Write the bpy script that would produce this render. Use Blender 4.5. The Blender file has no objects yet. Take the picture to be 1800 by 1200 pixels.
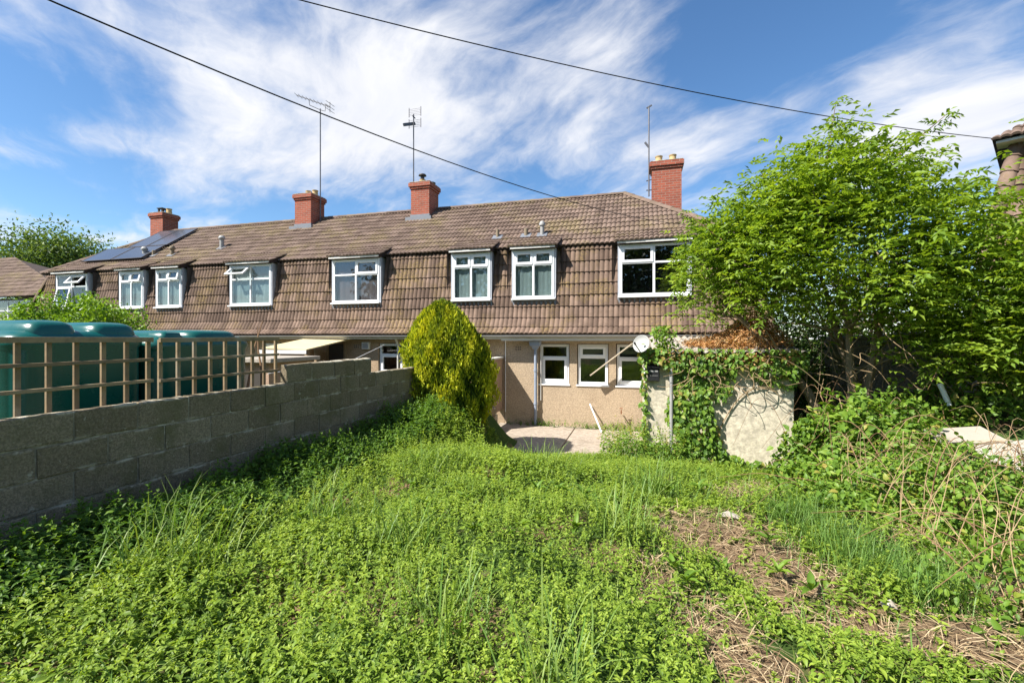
import bpy, bmesh, math, random
import numpy as np
from mathutils import Vector, Matrix
random.seed(7); rng = np.random.default_rng(7)
R = math.radians
scn = bpy.context.scene
col = scn.collection

# ------------------------------------------------------------------ camera
cam_d = bpy.data.cameras.new('camera'); cam = bpy.data.objects.new('camera', cam_d); col.objects.link(cam)
cam_d.sensor_width = 36; cam_d.lens = 16.0; cam_d.shift_y = -0.0033
cam_d.clip_start = 0.05; cam_d.clip_end = 4000
cam.location = (0, 0, 2.4); cam.rotation_euler = (R(90), 0, R(15.5))
scn.camera = cam

# ------------------------------------------------------------------ light, sky, exposure
SUN = Vector((1.0, .92, -1.5)).normalized()
EL = math.asin(-SUN.z); AZ = math.atan2(-SUN.x, -SUN.y)
sd = bpy.data.lights.new('sun', 'SUN'); so = bpy.data.objects.new('sun', sd); col.objects.link(so)
sd.energy = 5.0; sd.angle = R(.53); sd.color = (1, .955, .88)
so.rotation_euler = SUN.to_track_quat('-Z', 'Y').to_euler(); so.location = (-30, -25, 45)
scn.view_settings.view_transform = 'Standard'; scn.view_settings.look = 'None'
scn.view_settings.exposure = 1.1; scn.view_settings.gamma = 1
w = bpy.data.worlds.new('World'); scn.world = w; w.use_nodes = True

class NT:
    def __init__(s, nt): s.nt = nt; nt.nodes.clear()
    def n(s, t, **kw):
        o = s.nt.nodes.new(t)
        for k, v in kw.items():
            if k.startswith('_'): setattr(o, k[1:], v)
            else:
                key = int(k[1:]) if k[0] == 'i' and k[1:].isdigit() else k.replace('__', ' ')
                s.put(o, key, v)
        return o
    def put(s, o, key, v):
        sock = o.inputs[key]
        if hasattr(v, 'is_output') or isinstance(v, bpy.types.NodeSocket): s.nt.links.new(v, sock)
        elif isinstance(v, bpy.types.Node): s.nt.links.new(v.outputs[0], sock)
        else:
            if isinstance(v, tuple) and len(v) == 3 and sock.type == 'RGBA': v = v + (1,)
            sock.default_value = v
    def math(s, op, a, b=None, c=None, clamp=False):
        o = s.nt.nodes.new('ShaderNodeMath'); o.operation = op; o.use_clamp = clamp
        for i, v in enumerate((a, b, c)):
            if v is not None: s.put(o, i, v)
        return o.outputs[0]
    def noise(s, vec=None, scale=5, detail=4, rough=.55, dist=0, out=0):
        o = s.nt.nodes.new('ShaderNodeTexNoise')
        if vec is not None: s.put(o, 'Vector', vec)
        s.put(o, 'Scale', scale); s.put(o, 'Detail', detail); s.put(o, 'Roughness', rough); s.put(o, 'Distortion', dist)
        return o.outputs[out]
    def ramp(s, fac, pts, interp='LINEAR'):
        o = s.nt.nodes.new('ShaderNodeValToRGB'); s.put(o, 0, fac); e = o.color_ramp; e.interpolation = interp
        while len(e.elements) < len(pts): e.elements.new(.5)
        for el, (p, c) in zip(e.elements, pts):
            el.position = p
            el.color = (c, c, c, 1) if isinstance(c, (int, float)) else tuple(c) + (1,)
        return o.outputs[0]
    def mix(s, fac, a, b, mode='MIX'):
        o = s.nt.nodes.new('ShaderNodeMix'); o.data_type = 'RGBA'; o.blend_type = mode
        s.put(o, 0, fac); s.put(o, 6, a); s.put(o, 7, b); return o.outputs[2]
    def mapr(s, v, a, b, c=0, d=1, smooth=True):
        o = s.nt.nodes.new('ShaderNodeMapRange'); o.interpolation_type = 'SMOOTHSTEP' if smooth else 'LINEAR'
        for i, x in enumerate((v, a, b, c, d)): s.put(o, i, x)
        return o.outputs[0]

def build_world():
    t = NT(w.node_tree)
    sky = t.n('ShaderNodeTexSky', _sky_type='NISHITA', _sun_disc=False, _sun_elevation=EL, _sun_rotation=AZ % (2*math.pi),
              _air_density=1.0, _dust_density=.25, _ozone_density=3.0, _altitude=100)
    hs = t.n('ShaderNodeHueSaturation', Saturation=1.12, Value=1.0, Color=sky)
    geo = t.n('ShaderNodeTexCoord')
    sep = t.n('ShaderNodeSeparateXYZ', i0=geo.outputs['Generated'])
    z = t.math('MAXIMUM', sep.outputs[2], .0)
    zz = t.math('ADD', z, .16)
    px = t.math('DIVIDE', sep.outputs[0], zz); py = t.math('DIVIDE', sep.outputs[1], zz)
    P = t.n('ShaderNodeCombineXYZ', X=px, Y=py, Z=0.0)
    # the streaks run along one wind direction
    def strk(sx, sy, src): 
        m = t.n('ShaderNodeMapping', _vector_type='TEXTURE'); t.put(m, 0, src); m.inputs['Rotation'].default_value = (0, 0, R(-40)); m.inputs['Scale'].default_value = (sx, sy, 1); return m.outputs[0]
    warp = t.noise(P.outputs[0], 1.1, 4, .5, out=1)
    wv = t.n('ShaderNodeVectorMath', _operation='MULTIPLY_ADD', i0=warp, i1=(.55, .55, 0), i2=P.outputs[0]).outputs[0]
    n1 = t.noise(strk(1.2, .9, wv), 1.9, 10, .6)
    n2 = t.noise(strk(1.9, .7, wv), 3.0, 10, .6)
    big = t.noise(P.outputs[0], .55, 2, .5)
    d = t.math('ADD', t.math('MULTIPLY', n1, .62), t.math('MULTIPLY', n2, .38))
    d = t.math('ADD', d, t.math('MULTIPLY', t.math('SUBTRACT', big, .5), .35))
    # a broad cirrus fan to the north and a bank to the east of it
    def blob(cx, cy, rx, ry, rot, amt):
        m = t.n('ShaderNodeMapping', _vector_type='TEXTURE'); t.put(m, 0, P.outputs[0])
        m.inputs['Location'].default_value = (cx, cy, 0); m.inputs['Rotation'].default_value = (0, 0, rot); m.inputs['Scale'].default_value = (rx, ry, 1)
        l = t.n('ShaderNodeVectorMath', _operation='LENGTH', i0=m.outputs[0])
        return t.math('MULTIPLY', t.mapr(l.outputs['Value'], 0, 1, 1, 0), amt)
    for b in BLOBS: d = t.math('ADD', d, blob(*b))
    hz = t.mapr(sep.outputs[2], .02, .22, .06, 0)
    d = t.math('ADD', d, hz)
    mask = t.mapr(d, .445, .73, 0, .97)
    cc = t.ramp(n2, [(.25, (.78, .81, .88)), (.7, (1, 1, 1))])
    cloud = t.mix(1.0, cc, (CLOUD_B, CLOUD_B, CLOUD_B*1.02), 'MULTIPLY')
    skyc = t.mix(1.0, hs.outputs[0], SKY_T, 'MULTIPLY')
    c = t.mix(mask, skyc, cloud)
    bg = t.n('ShaderNodeBackground', Color=c, Strength=.1)
    o = t.n('ShaderNodeOutputWorld', Surface=bg)
CLOUD_B = 5.0; SKY_T = (.76, .83, .86)
BLOBS = [(-.8, 1.3, 1.15, .66, R(8), .23), (.95, 1.75, .7, .55, R(35), .24), (.1, 1.9, .6, .35, R(-30), .07), (.33, 1.28, .42, .36, 0, -.22), (-1.6, .75, .5, .4, 0, -.24), (-2.2, 1.3, .65, .45, 0, -.14)]
build_world()

# ------------------------------------------------------------------ object helpers
def link(o, parent=None):
    col.objects.link(o)
    if parent: o.parent = parent
    return o
def tag(o, label=None, cat=None, group=None, kind=None):
    if label: o['label'] = label
    if cat: o['category'] = cat
    if group: o['group'] = group
    if kind: o['kind'] = kind
    return o
def empty(name, loc, label, cat, group=None, rz=0):
    o = bpy.data.objects.new(name, None); o.empty_display_size = .2; link(o)
    o.location = loc; o.rotation_euler = (0, 0, rz); M_WORLD[o.name] = Matrix.Translation(loc) @ Matrix.Rotation(rz, 4, 'Z')
    return tag(o, label, cat, group)
M_WORLD = {}
class MB:
    def __init__(s): s.v = []; s.f = []
    def add(s, vs, fs):
        k = len(s.v); s.v += [tuple(v) for v in vs]; s.f += [tuple(i + k for i in f) for f in fs]; return s
    def box(s, a, b, m=None):
        x0, y0, z0 = a; x1, y1, z1 = b
        vs = [(x0,y0,z0),(x1,y0,z0),(x1,y1,z0),(x0,y1,z0),(x0,y0,z1),(x1,y0,z1),(x1,y1,z1),(x0,y1,z1)]
        if m is not None: vs = [m @ Vector(v) for v in vs]
        return s.add(vs, [(0,3,2,1),(4,5,6,7),(0,1,5,4),(1,2,6,5),(2,3,7,6),(3,0,4,7)])
    def bar(s, p, q, w, h, up=(0,0,1)):
        p = Vector(p); q = Vector(q); d = (q-p); L = d.length; d.normalize()
        u = Vector(up); sx = d.cross(u)
        if sx.length < 1e-4: sx = d.cross(Vector((1,0,0)))
        sx.normalize(); sz = sx.cross(d)
        m = Matrix((sx, d, sz)).transposed().to_4x4(); m.translation = p
        return s.box((-w/2, 0, -h/2), (w/2, L, h/2), m)
    def tube(s, pts, rad, n=8, cap=True):
        pts = [Vector(p) for p in pts]; k0 = len(s.v); N = len(pts)
        rs = rad if isinstance(rad, (list, tuple)) else [rad]*N
        ref = None
        for i, p in enumerate(pts):
            d = (pts[min(i+1, N-1)] - pts[max(i-1, 0)]).normalized()
            if ref is None: ref = d.orthogonal().normalized()
            a = (ref - d*ref.dot(d)); a = a.normalized() if a.length > 1e-5 else d.orthogonal().normalized()
            ref = a; b = d.cross(a)
            for j in range(n):
                t = 2*math.pi*j/n; s.v.append(tuple(p + (a*math.cos(t) + b*math.sin(t))*rs[i]))
        for i in range(N-1):
            for j in range(n):
                a = k0+i*n+j; b = k0+i*n+(j+1) % n; s.f.append((a, b, b+n, a+n))
        if cap:
            s.f.append(tuple(k0+j for j in range(n))[::-1]); s.f.append(tuple(k0+(N-1)*n+j for j in range(n)))
        return s
    def lathe(s, prof, c=(0,0,0), n=16, m=None):
        k0 = len(s.v)
        for r, z in prof:
            for j in range(n):
                t = 2*math.pi*j/n; v = Vector((c[0]+r*math.cos(t), c[1]+r*math.sin(t), c[2]+z))
                if m is not None: v = m @ v
                s.v.append(tuple(v))
        for i in range(len(prof)-1):
            for j in range(n):
                a = k0+i*n+j; b = k0+i*n+(j+1) % n; s.f.append((a, b, b+n, a+n))
        s.f.append(tuple(k0+j for j in range(n))[::-1]); s.f.append(tuple(k0+(len(prof)-1)*n+j for j in range(n)))
        return s
    def loft(s, cx, cy, hx, hy, levels, n=40, ex=5):
        k0 = len(s.v)
        for z, ins in levels:
            for j in range(n):
                t = 2*math.pi*j/n; c, q = math.cos(t), math.sin(t)
                x = math.copysign(abs(c)**(2/ex), c); y = math.copysign(abs(q)**(2/ex), q)
                s.v.append((cx + x*(hx-ins), cy + y*(hy-ins), z))
        for i in range(len(levels)-1):
            for j in range(n):
                a = k0+i*n+j; b = k0+i*n+(j+1) % n; s.f.append((a, b, b+n, a+n))
        s.f.append(tuple(k0+j for j in range(n))[::-1]); s.f.append(tuple(k0+(len(levels)-1)*n+j for j in range(n)))
        return s
    def prism(s, poly, x0, x1):   # poly in (y,z), extruded along x
        n = len(poly); vs = [(x0, y, z) for y, z in poly] + [(x1, y, z) for y, z in poly]
        return s.add(vs, [tuple(range(n))[::-1], tuple(range(n, 2*n))] + [(i, (i+1) % n, n+(i+1) % n, n+i) for i in range(n)])
    def build(s, name, mat, parent=None, smooth=False, bevel=0, fixn=True):
        me = bpy.data.meshes.new(name); vs = s.v
        if parent is not None and parent.name in M_WORLD:
            inv = M_WORLD[parent.name].inverted(); vs = [tuple(inv @ Vector(v)) for v in vs]
        me.from_pydata(vs, [], s.f); me.update()
        if fixn or bevel:
            bm = bmesh.new(); bm.from_mesh(me)
            if bevel: bmesh.ops.bevel(bm, geom=bm.edges[:], offset=bevel, segments=1, affect='EDGES', clamp_overlap=True)
            bmesh.ops.recalc_face_normals(bm, faces=bm.faces[:]); bm.to_mesh(me); bm.free()
        me.materials.append(mat)
        if smooth:
            me.polygons.foreach_set('use_smooth', [True]*len(me.polygons))
            try: me.set_sharp_from_angle(angle=R(38))
            except Exception: pass
        o = bpy.data.objects.new(name, me); link(o, parent)
        # a part's own parent matrix is inherited from the thing; sub-parts share its space
        if parent is not None: M_WORLD[o.name] = M_WORLD.get(parent.name, Matrix())
        else: M_WORLD[o.name] = Matrix()
        return o

# ------------------------------------------------------------------ materials
MATS = {}
def pmat(name, build, rough=.7, spec=.35):
    m = bpy.data.materials.new(name); m.use_nodes = True; t = NT(m.node_tree)
    p = t.n('ShaderNodeBsdfPrincipled', Roughness=rough); p.inputs['Specular IOR Level'].default_value = spec
    t.p = p; t.n('ShaderNodeOutputMaterial', Surface=p)
    t.pos = t.n('ShaderNodeNewGeometry').outputs['Position']
    build(t, p); MATS[name] = m; return m
def bump(t, h, strength=.5, dist=.01):
    b = t.n('ShaderNodeBump', Strength=strength, Distance=dist, Height=h); t.put(t.p, 'Normal', b.outputs[0])
def simple(name, c, rough=.6, var=.12, scale=6, metal=0, bs=0, spec=.35):
    def f(t, p):
        n = t.noise(t.pos, scale, 5, .6)
        t.put(p, 'Base Color', t.mix(n, tuple(x*(1-var) for x in c), tuple(min(1, x*(1+var)) for x in c)))
        t.put(p, 'Roughness', t.mapr(n, .3, .7, max(.02, rough-.06), min(1, rough+.06)))
        p.inputs['Metallic'].default_value = metal
        if bs: bump(t, t.noise(t.pos, scale*8, 4, .6), bs, .004)
    return pmat(name, f, rough, spec)

def tile_mat(name, a, b, lichen, src, lich_amt):
    def f(t, p):
        if src == 'object': rnd = t.n('ShaderNodeObjectInfo').outputs['Random']
        else: rnd = t.n('ShaderNodeAttribute', _attribute_name='tint').outputs['Fac']
        base = t.mix(rnd, a, b)
        n = t.noise(t.pos, 3.2, 6, .65); base = t.mix(t.mapr(n, .35, .7, 0, .6), base, tuple(x*.62 for x in a))
        l = t.noise(t.pos, .8, 5, .7); l2 = t.noise(t.pos, 22, 4, .6)
        lm = t.math('MULTIPLY', t.mapr(l, .46, .64), t.mapr(l2, .40, .60))
        base = t.mix(t.math('MULTIPLY', lm, lich_amt), base, lichen)
        sp = t.noise(t.pos, 60, 2, .5)
        base = t.mix(t.mapr(sp, .70, .76, 0, .55), base, (.42, .40, .36))
        t.put(p, 'Base Color', base); bump(t, t.noise(t.pos, 120, 4, .7), .5, .004)
    return pmat(name, f, .88, .2)
MT = dict(a=(.105, .07, .052), b=(.235, .162, .122), lichen=(.27, .19, .07))
RT = dict(a=(.125, .086, .066), b=(.205, .146, .114), lichen=(.27, .22, .08))
tile_wall_m = tile_mat('tile_brown', MT['a'], MT['b'], MT['lichen'], 'object', .6)
tile_roof_m = tile_mat('tile_roof', RT['a'], RT['b'], RT['lichen'], 'object', .5)
tile_roof_s = tile_mat('tile_roof_far', RT['a'], RT['b'], RT['lichen'], 'attr', .5)
under_m = simple('underlay', (.045, .03, .024), .95)

def render_mat(name, c, dirt=(.16, .13, .09), stain=.5, sc=55, bs=.9):
    def f(t, p):
        n = t.noise(t.pos, sc, 3, .65); m = t.noise(t.pos, 1.3, 6, .65)
        b = t.mix(t.mapr(n, .3, .72), tuple(x*.72 for x in c), tuple(min(1, x*1.18) for x in c))
        b = t.mix(t.mapr(m, .48, .8, 0, stain), b, dirt)
        t.put(p, 'Base Color', b); bump(t, n, bs, .012)
    return pmat(name, f, .95, .15)
dash_m = render_mat('pebbledash', (.42, .325, .225), (.25, .18, .12), .45, 34, 1.0)
dash2_m = render_mat('pebbledash_neighbour', (.38, .28, .185), (.2, .14, .09), .45, 34, 1.0)
shedw_m = render_mat('old_render', (.56, .50, .385), (.24, .21, .125), .7, 13, .5)
greyr_m = render_mat('grey_render', (.24, .22, .19), (.1, .09, .07), .6, 40)
pink_m = render_mat('pinkish_render', (.42, .29, .21), (.2, .15, .1), .4, 40)

def block_f(t, p):
    rnd = t.n('ShaderNodeObjectInfo').outputs['Random']
    b = t.mix(rnd, (.26, .212, .142), (.36, .30, .21))
    n = t.noise(t.pos, 70, 3, .7); m = t.noise(t.pos, 1.7, 6, .7); g = t.noise(t.pos, 9, 5, .7); k = t.noise(t.pos, 28, 4, .7)
    b = t.mix(t.mapr(n, .35, .7), t.mix(1, b, (.55, .55, .55), 'MULTIPLY'), b)
    b = t.mix(t.mapr(m, .45, .7, 0, .75), b, (.13, .122, .06))
    b = t.mix(t.mapr(k, .58, .7, 0, .55), b, (.09, .08, .05))
    b = t.mix(t.mapr(g, .63, .70, 0, .7), b, (.46, .44, .36))
    # mortar smeared over the arrises
    ob = t.n('ShaderNodeSeparateXYZ', i0=t.n('ShaderNodeTexCoord').outputs['Object'])
    ez = t.mapr(t.math('ABSOLUTE', ob.outputs[2]), .078, .105); nz = t.noise(t.pos, 5.5, 4, .65)
    b = t.mix(t.math('MULTIPLY', ez, t.mapr(nz, .5, .6, 0, .85)), b, (.47, .43, .34))
    t.put(p, 'Base Color', b); bump(t, t.math('ADD', n, t.math('MULTIPLY', g, .8)), 1.0, .012)
block_m = pmat('concrete_block', block_f, .97, .1)
def mortar_f(t, p):
    n = t.noise(t.pos, 5, 5, .7)
    t.put(p, 'Base Color', t.ramp(n, [(.35, (.16, .14, .105)), (.5, (.26, .235, .18)), (.62, (.48, .45, .37))])); bump(t, t.noise(t.pos, 70, 3, .6), .8, .01)
mortar_m = pmat('mortar', mortar_f, .97, .1)

def brick_f(t, p):
    uv = t.n('ShaderNodeVectorMath', _operation='ADD', i0=t.pos, i1=(0, 0, 0))
    sep = t.n('ShaderNodeSeparateXYZ', i0=t.pos)
    u = t.math('ADD', sep.outputs[0], sep.outputs[1])
    v = t.n('ShaderNodeCombineXYZ', X=u, Y=sep.outputs[2], Z=0.0)
    bt = t.n('ShaderNodeTexBrick', Vector=v.outputs[0], Color1=(.36, .095, .055), Color2=(.25, .07, .045), Mortar=(.30, .21, .165), Scale=1.0)
    bt.inputs['Mortar Size'].default_value = .007; bt.inputs['Brick Width'].default_value = .225; bt.inputs['Row Height'].default_value = .075
    n = t.noise(t.pos, 5, 6, .7)
    t.put(p, 'Base Color', t.mix(t.mapr(n, .45, .8, 0, .6), bt.outputs[0], (.16, .07, .05)))
    bump(t, t.math('SUBTRACT', 1, bt.outputs['Fac']), .7, .01)
brick_m = pmat('chimney_brick', brick_f, .9, .2)
pot_m = simple('clay_pot', (.47, .33, .16), .85, .25, 9, bs=.3)
cowl_m = simple('cowl_metal', (.06, .055, .055), .5, .2, 20, .6)
white_m = simple('white_upvc', (.76, .765, .77), .35, .05, 3, bs=.05)
whiteold_m = simple('aged_white_paint', (.62, .60, .56), .6, .15, 4, bs=.2)
lead_m = simple('lead', (.17, .18, .20), .6, .25, 8, .2, .2)
cheek_m = simple('skylit_lead', (.40, .42, .46), .65, .2, 8, 0, .2)  # lead made paler and bluer, sky light on the dormer cheeks painted in
gutter_m = simple('grey_gutter', (.30, .295, .285), .55, .2, 5, bs=.1)
bluegrey_m = simple('bluegrey_pipe', (.25, .29, .36), .5, .15, 5, bs=.1)
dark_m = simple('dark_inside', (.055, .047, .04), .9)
net_m = simple('net_curtain', (.30, .345, .335), .9, .1, 3)
curt_m = simple('mauve_curtain', (.17, .125, .13), .95, .2, 3)
def wood_f(t, p):
    r = t.n('ShaderNodeObjectInfo').outputs['Random']; n = t.noise(t.pos, 16, 5, .65); m = t.noise(t.pos, 3, 4, .6)
    b = t.mix(r, (.19, .135, .08), (.32, .235, .14)); b = t.mix(t.mapr(n, .4, .7, 0, .6), b, (.16, .12, .08)); b = t.mix(t.mapr(m, .5, .7, 0, .5), b, (.33, .31, .25))
    t.put(p, 'Base Color', b); bump(t, n, .6, .004)
wood_m = pmat('weathered_wood', wood_f, .88, .2)
woodg_m = simple('grey_plank', (.42, .35, .26), .85, .3, 10, bs=.5)
tank_m = simple('green_tank_plastic', (.004, .085, .074), .28, .12, 2.5, bs=.04, spec=.5)
aerial_m = simple('aerial_metal', (.13, .125, .13), .45, .2, 10, .7)
cable_m = simple('black_cable', (.012, .012, .016), .6)
asb_m = render_mat('cement_sheet', (.36, .32, .27), (.2, .17, .12), .6, 30, .4)
yel_m = simple('yellowed_sheet', (.56, .47, .27), .7, .2, 3, bs=.3)
dish_m = simple('dish_paint', (.42, .415, .395), .55, .08, 8)
black_m = simple('black_plastic', (.018, .018, .02), .4, .2, 8)
netw_m = simple('netting_wire', (.03, .11, .09), .5)
greenp_m = simple('green_post', (.03, .26, .2), .4, .15, 6)
rust_m = simple('rust', (.22, .09, .04), .85, .4, 20, bs=.4)
conc_m = render_mat('patio_concrete', (.36, .30, .24), (.15, .12, .08), .6, 14, .4)
board_m = simple('white_board', (.38, .335, .28), .7, .15, 5, bs=.3)
bark_m = simple('bark', (.22, .165, .11), .95, .4, 16, bs=1.0)
twig_m = simple('twig', (.20, .115, .06), .9, .35, 14, bs=.3)
tan_m = simple('tan_stem', (.44, .31, .17), .9, .3, 10)
oldpot_m = simple('weathered_vent', (.21, .165, .11), .85, .2, 9)
paletwig_m = simple('dry_stem', (.30, .21, .115), .9, .3, 10)
def solar_f(t, p):
    t.put(p, 'Base Color', t.mix(t.noise(t.pos, 1.5, 3), (.045, .05, .062), (.06, .067, .085)))
solar_m = pmat('solar_cell', solar_f, .18, .6)
alu_m = simple('aluminium', (.45, .46, .48), .4, .1, 8, .8)

def glass_f(name, tint):
    m = bpy.data.materials.new(name); m.use_nodes = True; t = NT(m.node_tree)
    g = t.n('ShaderNodeNewGeometry'); dt = t.n('ShaderNodeVectorMath', _operation='DOT_PRODUCT', i0=g.outputs['Normal'], i1=g.outputs['Incoming'])
    c = t.math('SUBTRACT', 1, t.math('ABSOLUTE', dt.outputs['Value'])); fac = t.math('MULTIPLY_ADD', t.math('POWER', c, 5.0), .9, .07, clamp=True)
    tr = t.n('ShaderNodeBsdfTransparent', Color=tint); gl = t.n('ShaderNodeBsdfGlossy', Roughness=.015, Color=(.95, .97, 1))
    nz = t.noise(t.n('ShaderNodeNewGeometry').outputs['Position'], 1.4, 2); bp = t.n('ShaderNodeBump', Strength=.06, Distance=.02, Height=nz); t.put(gl, 'Normal', bp.outputs[0])
    mx = t.n('ShaderNodeMixShader', i0=fac, i1=tr, i2=gl); t.n('ShaderNodeOutputMaterial', Surface=mx); return m
glass_m = glass_f('window_glass', (.82, .86, .86))

def leaf_mat(name, stops, trans=.35, rough=.5, spec=.35):
    m = bpy.data.materials.new(name); m.use_nodes = True; t = NT(m.node_tree)
    at = t.n('ShaderNodeAttribute', _attribute_name='tint'); pos = t.n('ShaderNodeNewGeometry').outputs['Position']
    n = t.noise(pos, 1.1, 3, .5)
    f = t.math('ADD', at.outputs['Fac'], t.math('MULTIPLY', t.math('SUBTRACT', n, .5), .5), clamp=True)
    c = t.ramp(f, stops)
    p = t.n('ShaderNodeBsdfPrincipled', Roughness=rough); t.put(p, 'Base Color', c); p.inputs['Specular IOR Level'].default_value = spec
    tl = t.n('ShaderNodeBsdfTranslucent'); t.put(tl, 0, t.mix(1, c, (1.3, 1.25, .45), 'MULTIPLY'))
    mx = t.n('ShaderNodeMixShader', i0=trans, i1=p, i2=tl); t.n('ShaderNodeOutputMaterial', Surface=mx); return m
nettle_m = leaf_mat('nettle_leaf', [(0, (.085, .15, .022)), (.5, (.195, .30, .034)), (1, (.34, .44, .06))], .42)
nettled_m = leaf_mat('shaded_nettle_leaf', [(0, (.05, .11, .018)), (.5, (.10, .20, .025)), (1, (.17, .28, .03))], .4)  # darker copy of nettle_leaf, the wall's shade put into its colour
grass_m = leaf_mat('grass_blade', [(0, (.075, .16, .03)), (.5, (.14, .26, .045)), (1, (.26, .34, .08))])
straw_m = leaf_mat('straw', [(0, (.20, .13, .07)), (.5, (.37, .265, .145)), (1, (.54, .43, .27))], .15, .8)
tree_m = leaf_mat('tree_leaf', [(0, (.08, .145, .02)), (.5, (.17, .275, .03)), (1, (.30, .40, .05))], .45)
dktree_m = leaf_mat('dark_tree_leaf', [(0, (.018, .04, .01)), (.5, (.035, .075, .015)), (1, (.07, .12, .02))], .2)
shrub_m = leaf_mat('shrub_leaf', [(0, (.03, .07, .012)), (.5, (.075, .145, .02)), (1, (.14, .23, .03))], .3)
fartree_m = leaf_mat('far_tree_leaf', [(0, (.06, .11, .03)), (.5, (.11, .18, .045)), (1, (.19, .26, .07))])
hedge_m = leaf_mat('hedge_leaf', [(0, (.09, .18, .02)), (.5, (.17, .30, .025)), (1, (.27, .40, .04))])
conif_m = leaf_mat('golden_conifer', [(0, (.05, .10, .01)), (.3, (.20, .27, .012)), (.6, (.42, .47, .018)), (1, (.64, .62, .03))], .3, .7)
ivy_m = leaf_mat('ivy_leaf', [(0, (.05, .11, .018)), (.5, (.12, .23, .025)), (.85, (.21, .32, .035)), (1, (.33, .27, .07))], .35, .5, .35)
bram_m = leaf_mat('bramble_leaf', [(0, (.06, .12, .018)), (.5, (.135, .245, .028)), (.85, (.23, .34, .04)), (1, (.36, .30, .07))], .38)
dead_m = leaf_mat('dead_leaf', [(0, (.30, .13, .045)), (.5, (.50, .26, .10)), (1, (.62, .42, .21))], .3, .8)

def ground_f(t, p):
    n = t.noise(t.pos, 1.1, 6, .65); m = t.noise(t.pos, 14, 5, .65)
    soil = t.mix(m, (.10, .062, .036), (.235, .155, .095)); green = t.mix(m, (.025, .05, .012), (.06, .10, .02))
    t.put(p, 'Base Color', t.mix(t.mapr(n, .5, .62), green, soil)); bump(t, m, .8, .03)
ground_m = pmat('earth', ground_f, .98, .1)
def soil_f(t, p):
    m = t.noise(t.pos, 18, 6, .7); t.put(p, 'Base Color', t.ramp(m, [(.3, (.09, .058, .034)), (.55, (.18, .122, .074)), (.75, (.29, .215, .135))])); bump(t, m, 1, .03)
soil_m = pmat('bare_soil', soil_f, .98, .1)

# ------------------------------------------------------------------ terrain
def sst(a, b, x):
    t = np.clip((np.asarray(x, float)-a)/(b-a), 0, 1); return t*t*(3-2*t)
def terrain(X, Y):
    X = np.asarray(X, float); Y = np.asarray(Y, float)
    mid = .85 - .86*np.clip((Y-4.9)/4.2, 0, 1)
    left = .85 - .86*sst(9.4, 10.6, Y)
    right = .85 - .80*sst(5.0, 8.0, Y)
    L = sst(-2.5, -3.3, X) * (X > -4.2) + 0.0
    z = mid*(1-L) + left*L
    Rr = sst(.4, 2.0, X); z = z*(1-Rr) + right*Rr
    far = sst(3.0, 4.6, X); z = z*(1-far) + (.95+.45*sst(6, 10, Y))*far
    nb = sst(-3.95, -4.25, X); z = z*(1-nb) + (.55-.5*sst(7.5, 10, Y))*nb
    out = sst(30, 60, np.hypot(X, Y)); z = z*(1-out)
    hs = sst(11.2, 12.0, Y)*sst(4.5, 3.2, X); z = z*(1-hs) - .02*hs
    bumps = .035*np.sin(X*2.3+Y*1.1)+.03*np.sin(X*1.2-Y*3.1+1)+.02*np.sin(X*5.1+Y*4.3)
    near = (Y < 9)*(X > -3.9)*(np.hypot(X, Y) < 14)
    return z + bumps*near
def make_ground():
    xs = np.concatenate([np.linspace(-600, -40, 14), np.linspace(-36, -6, 22), np.linspace(-5, 7, 97), np.linspace(8, 30, 12), np.linspace(40, 600, 12)])
    ys = np.concatenate([np.linspace(-600, -30, 10), np.linspace(-25, -1, 14), np.linspace(-.5, 13, 109), np.linspace(14, 30, 10), np.linspace(40, 900, 16)])
    XX, YY = np.meshgrid(xs, ys); ZZ = terrain(XX, YY)
    m = MB(); m.v = [tuple(v) for v in np.stack([XX.ravel(), YY.ravel(), ZZ.ravel()], 1)]
    nx = len(xs); m.f = [(j*nx+i, j*nx+i+1, (j+1)*nx+i+1, (j+1)*nx+i) for j in range(len(ys)-1) for i in range(nx-1)]
    return tag(m.build('ground', ground_m, smooth=True, fixn=False), kind='structure')
make_ground()
pm = MB(); pm.box((-3.72, 9.15, -.1), (-1.62, 12.2, .035)); pm.box((-1.6, 9.3, -.1), (.4, 12.2, .028))
tag(pm.build('patio', conc_m, bevel=.008), kind='structure')

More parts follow.
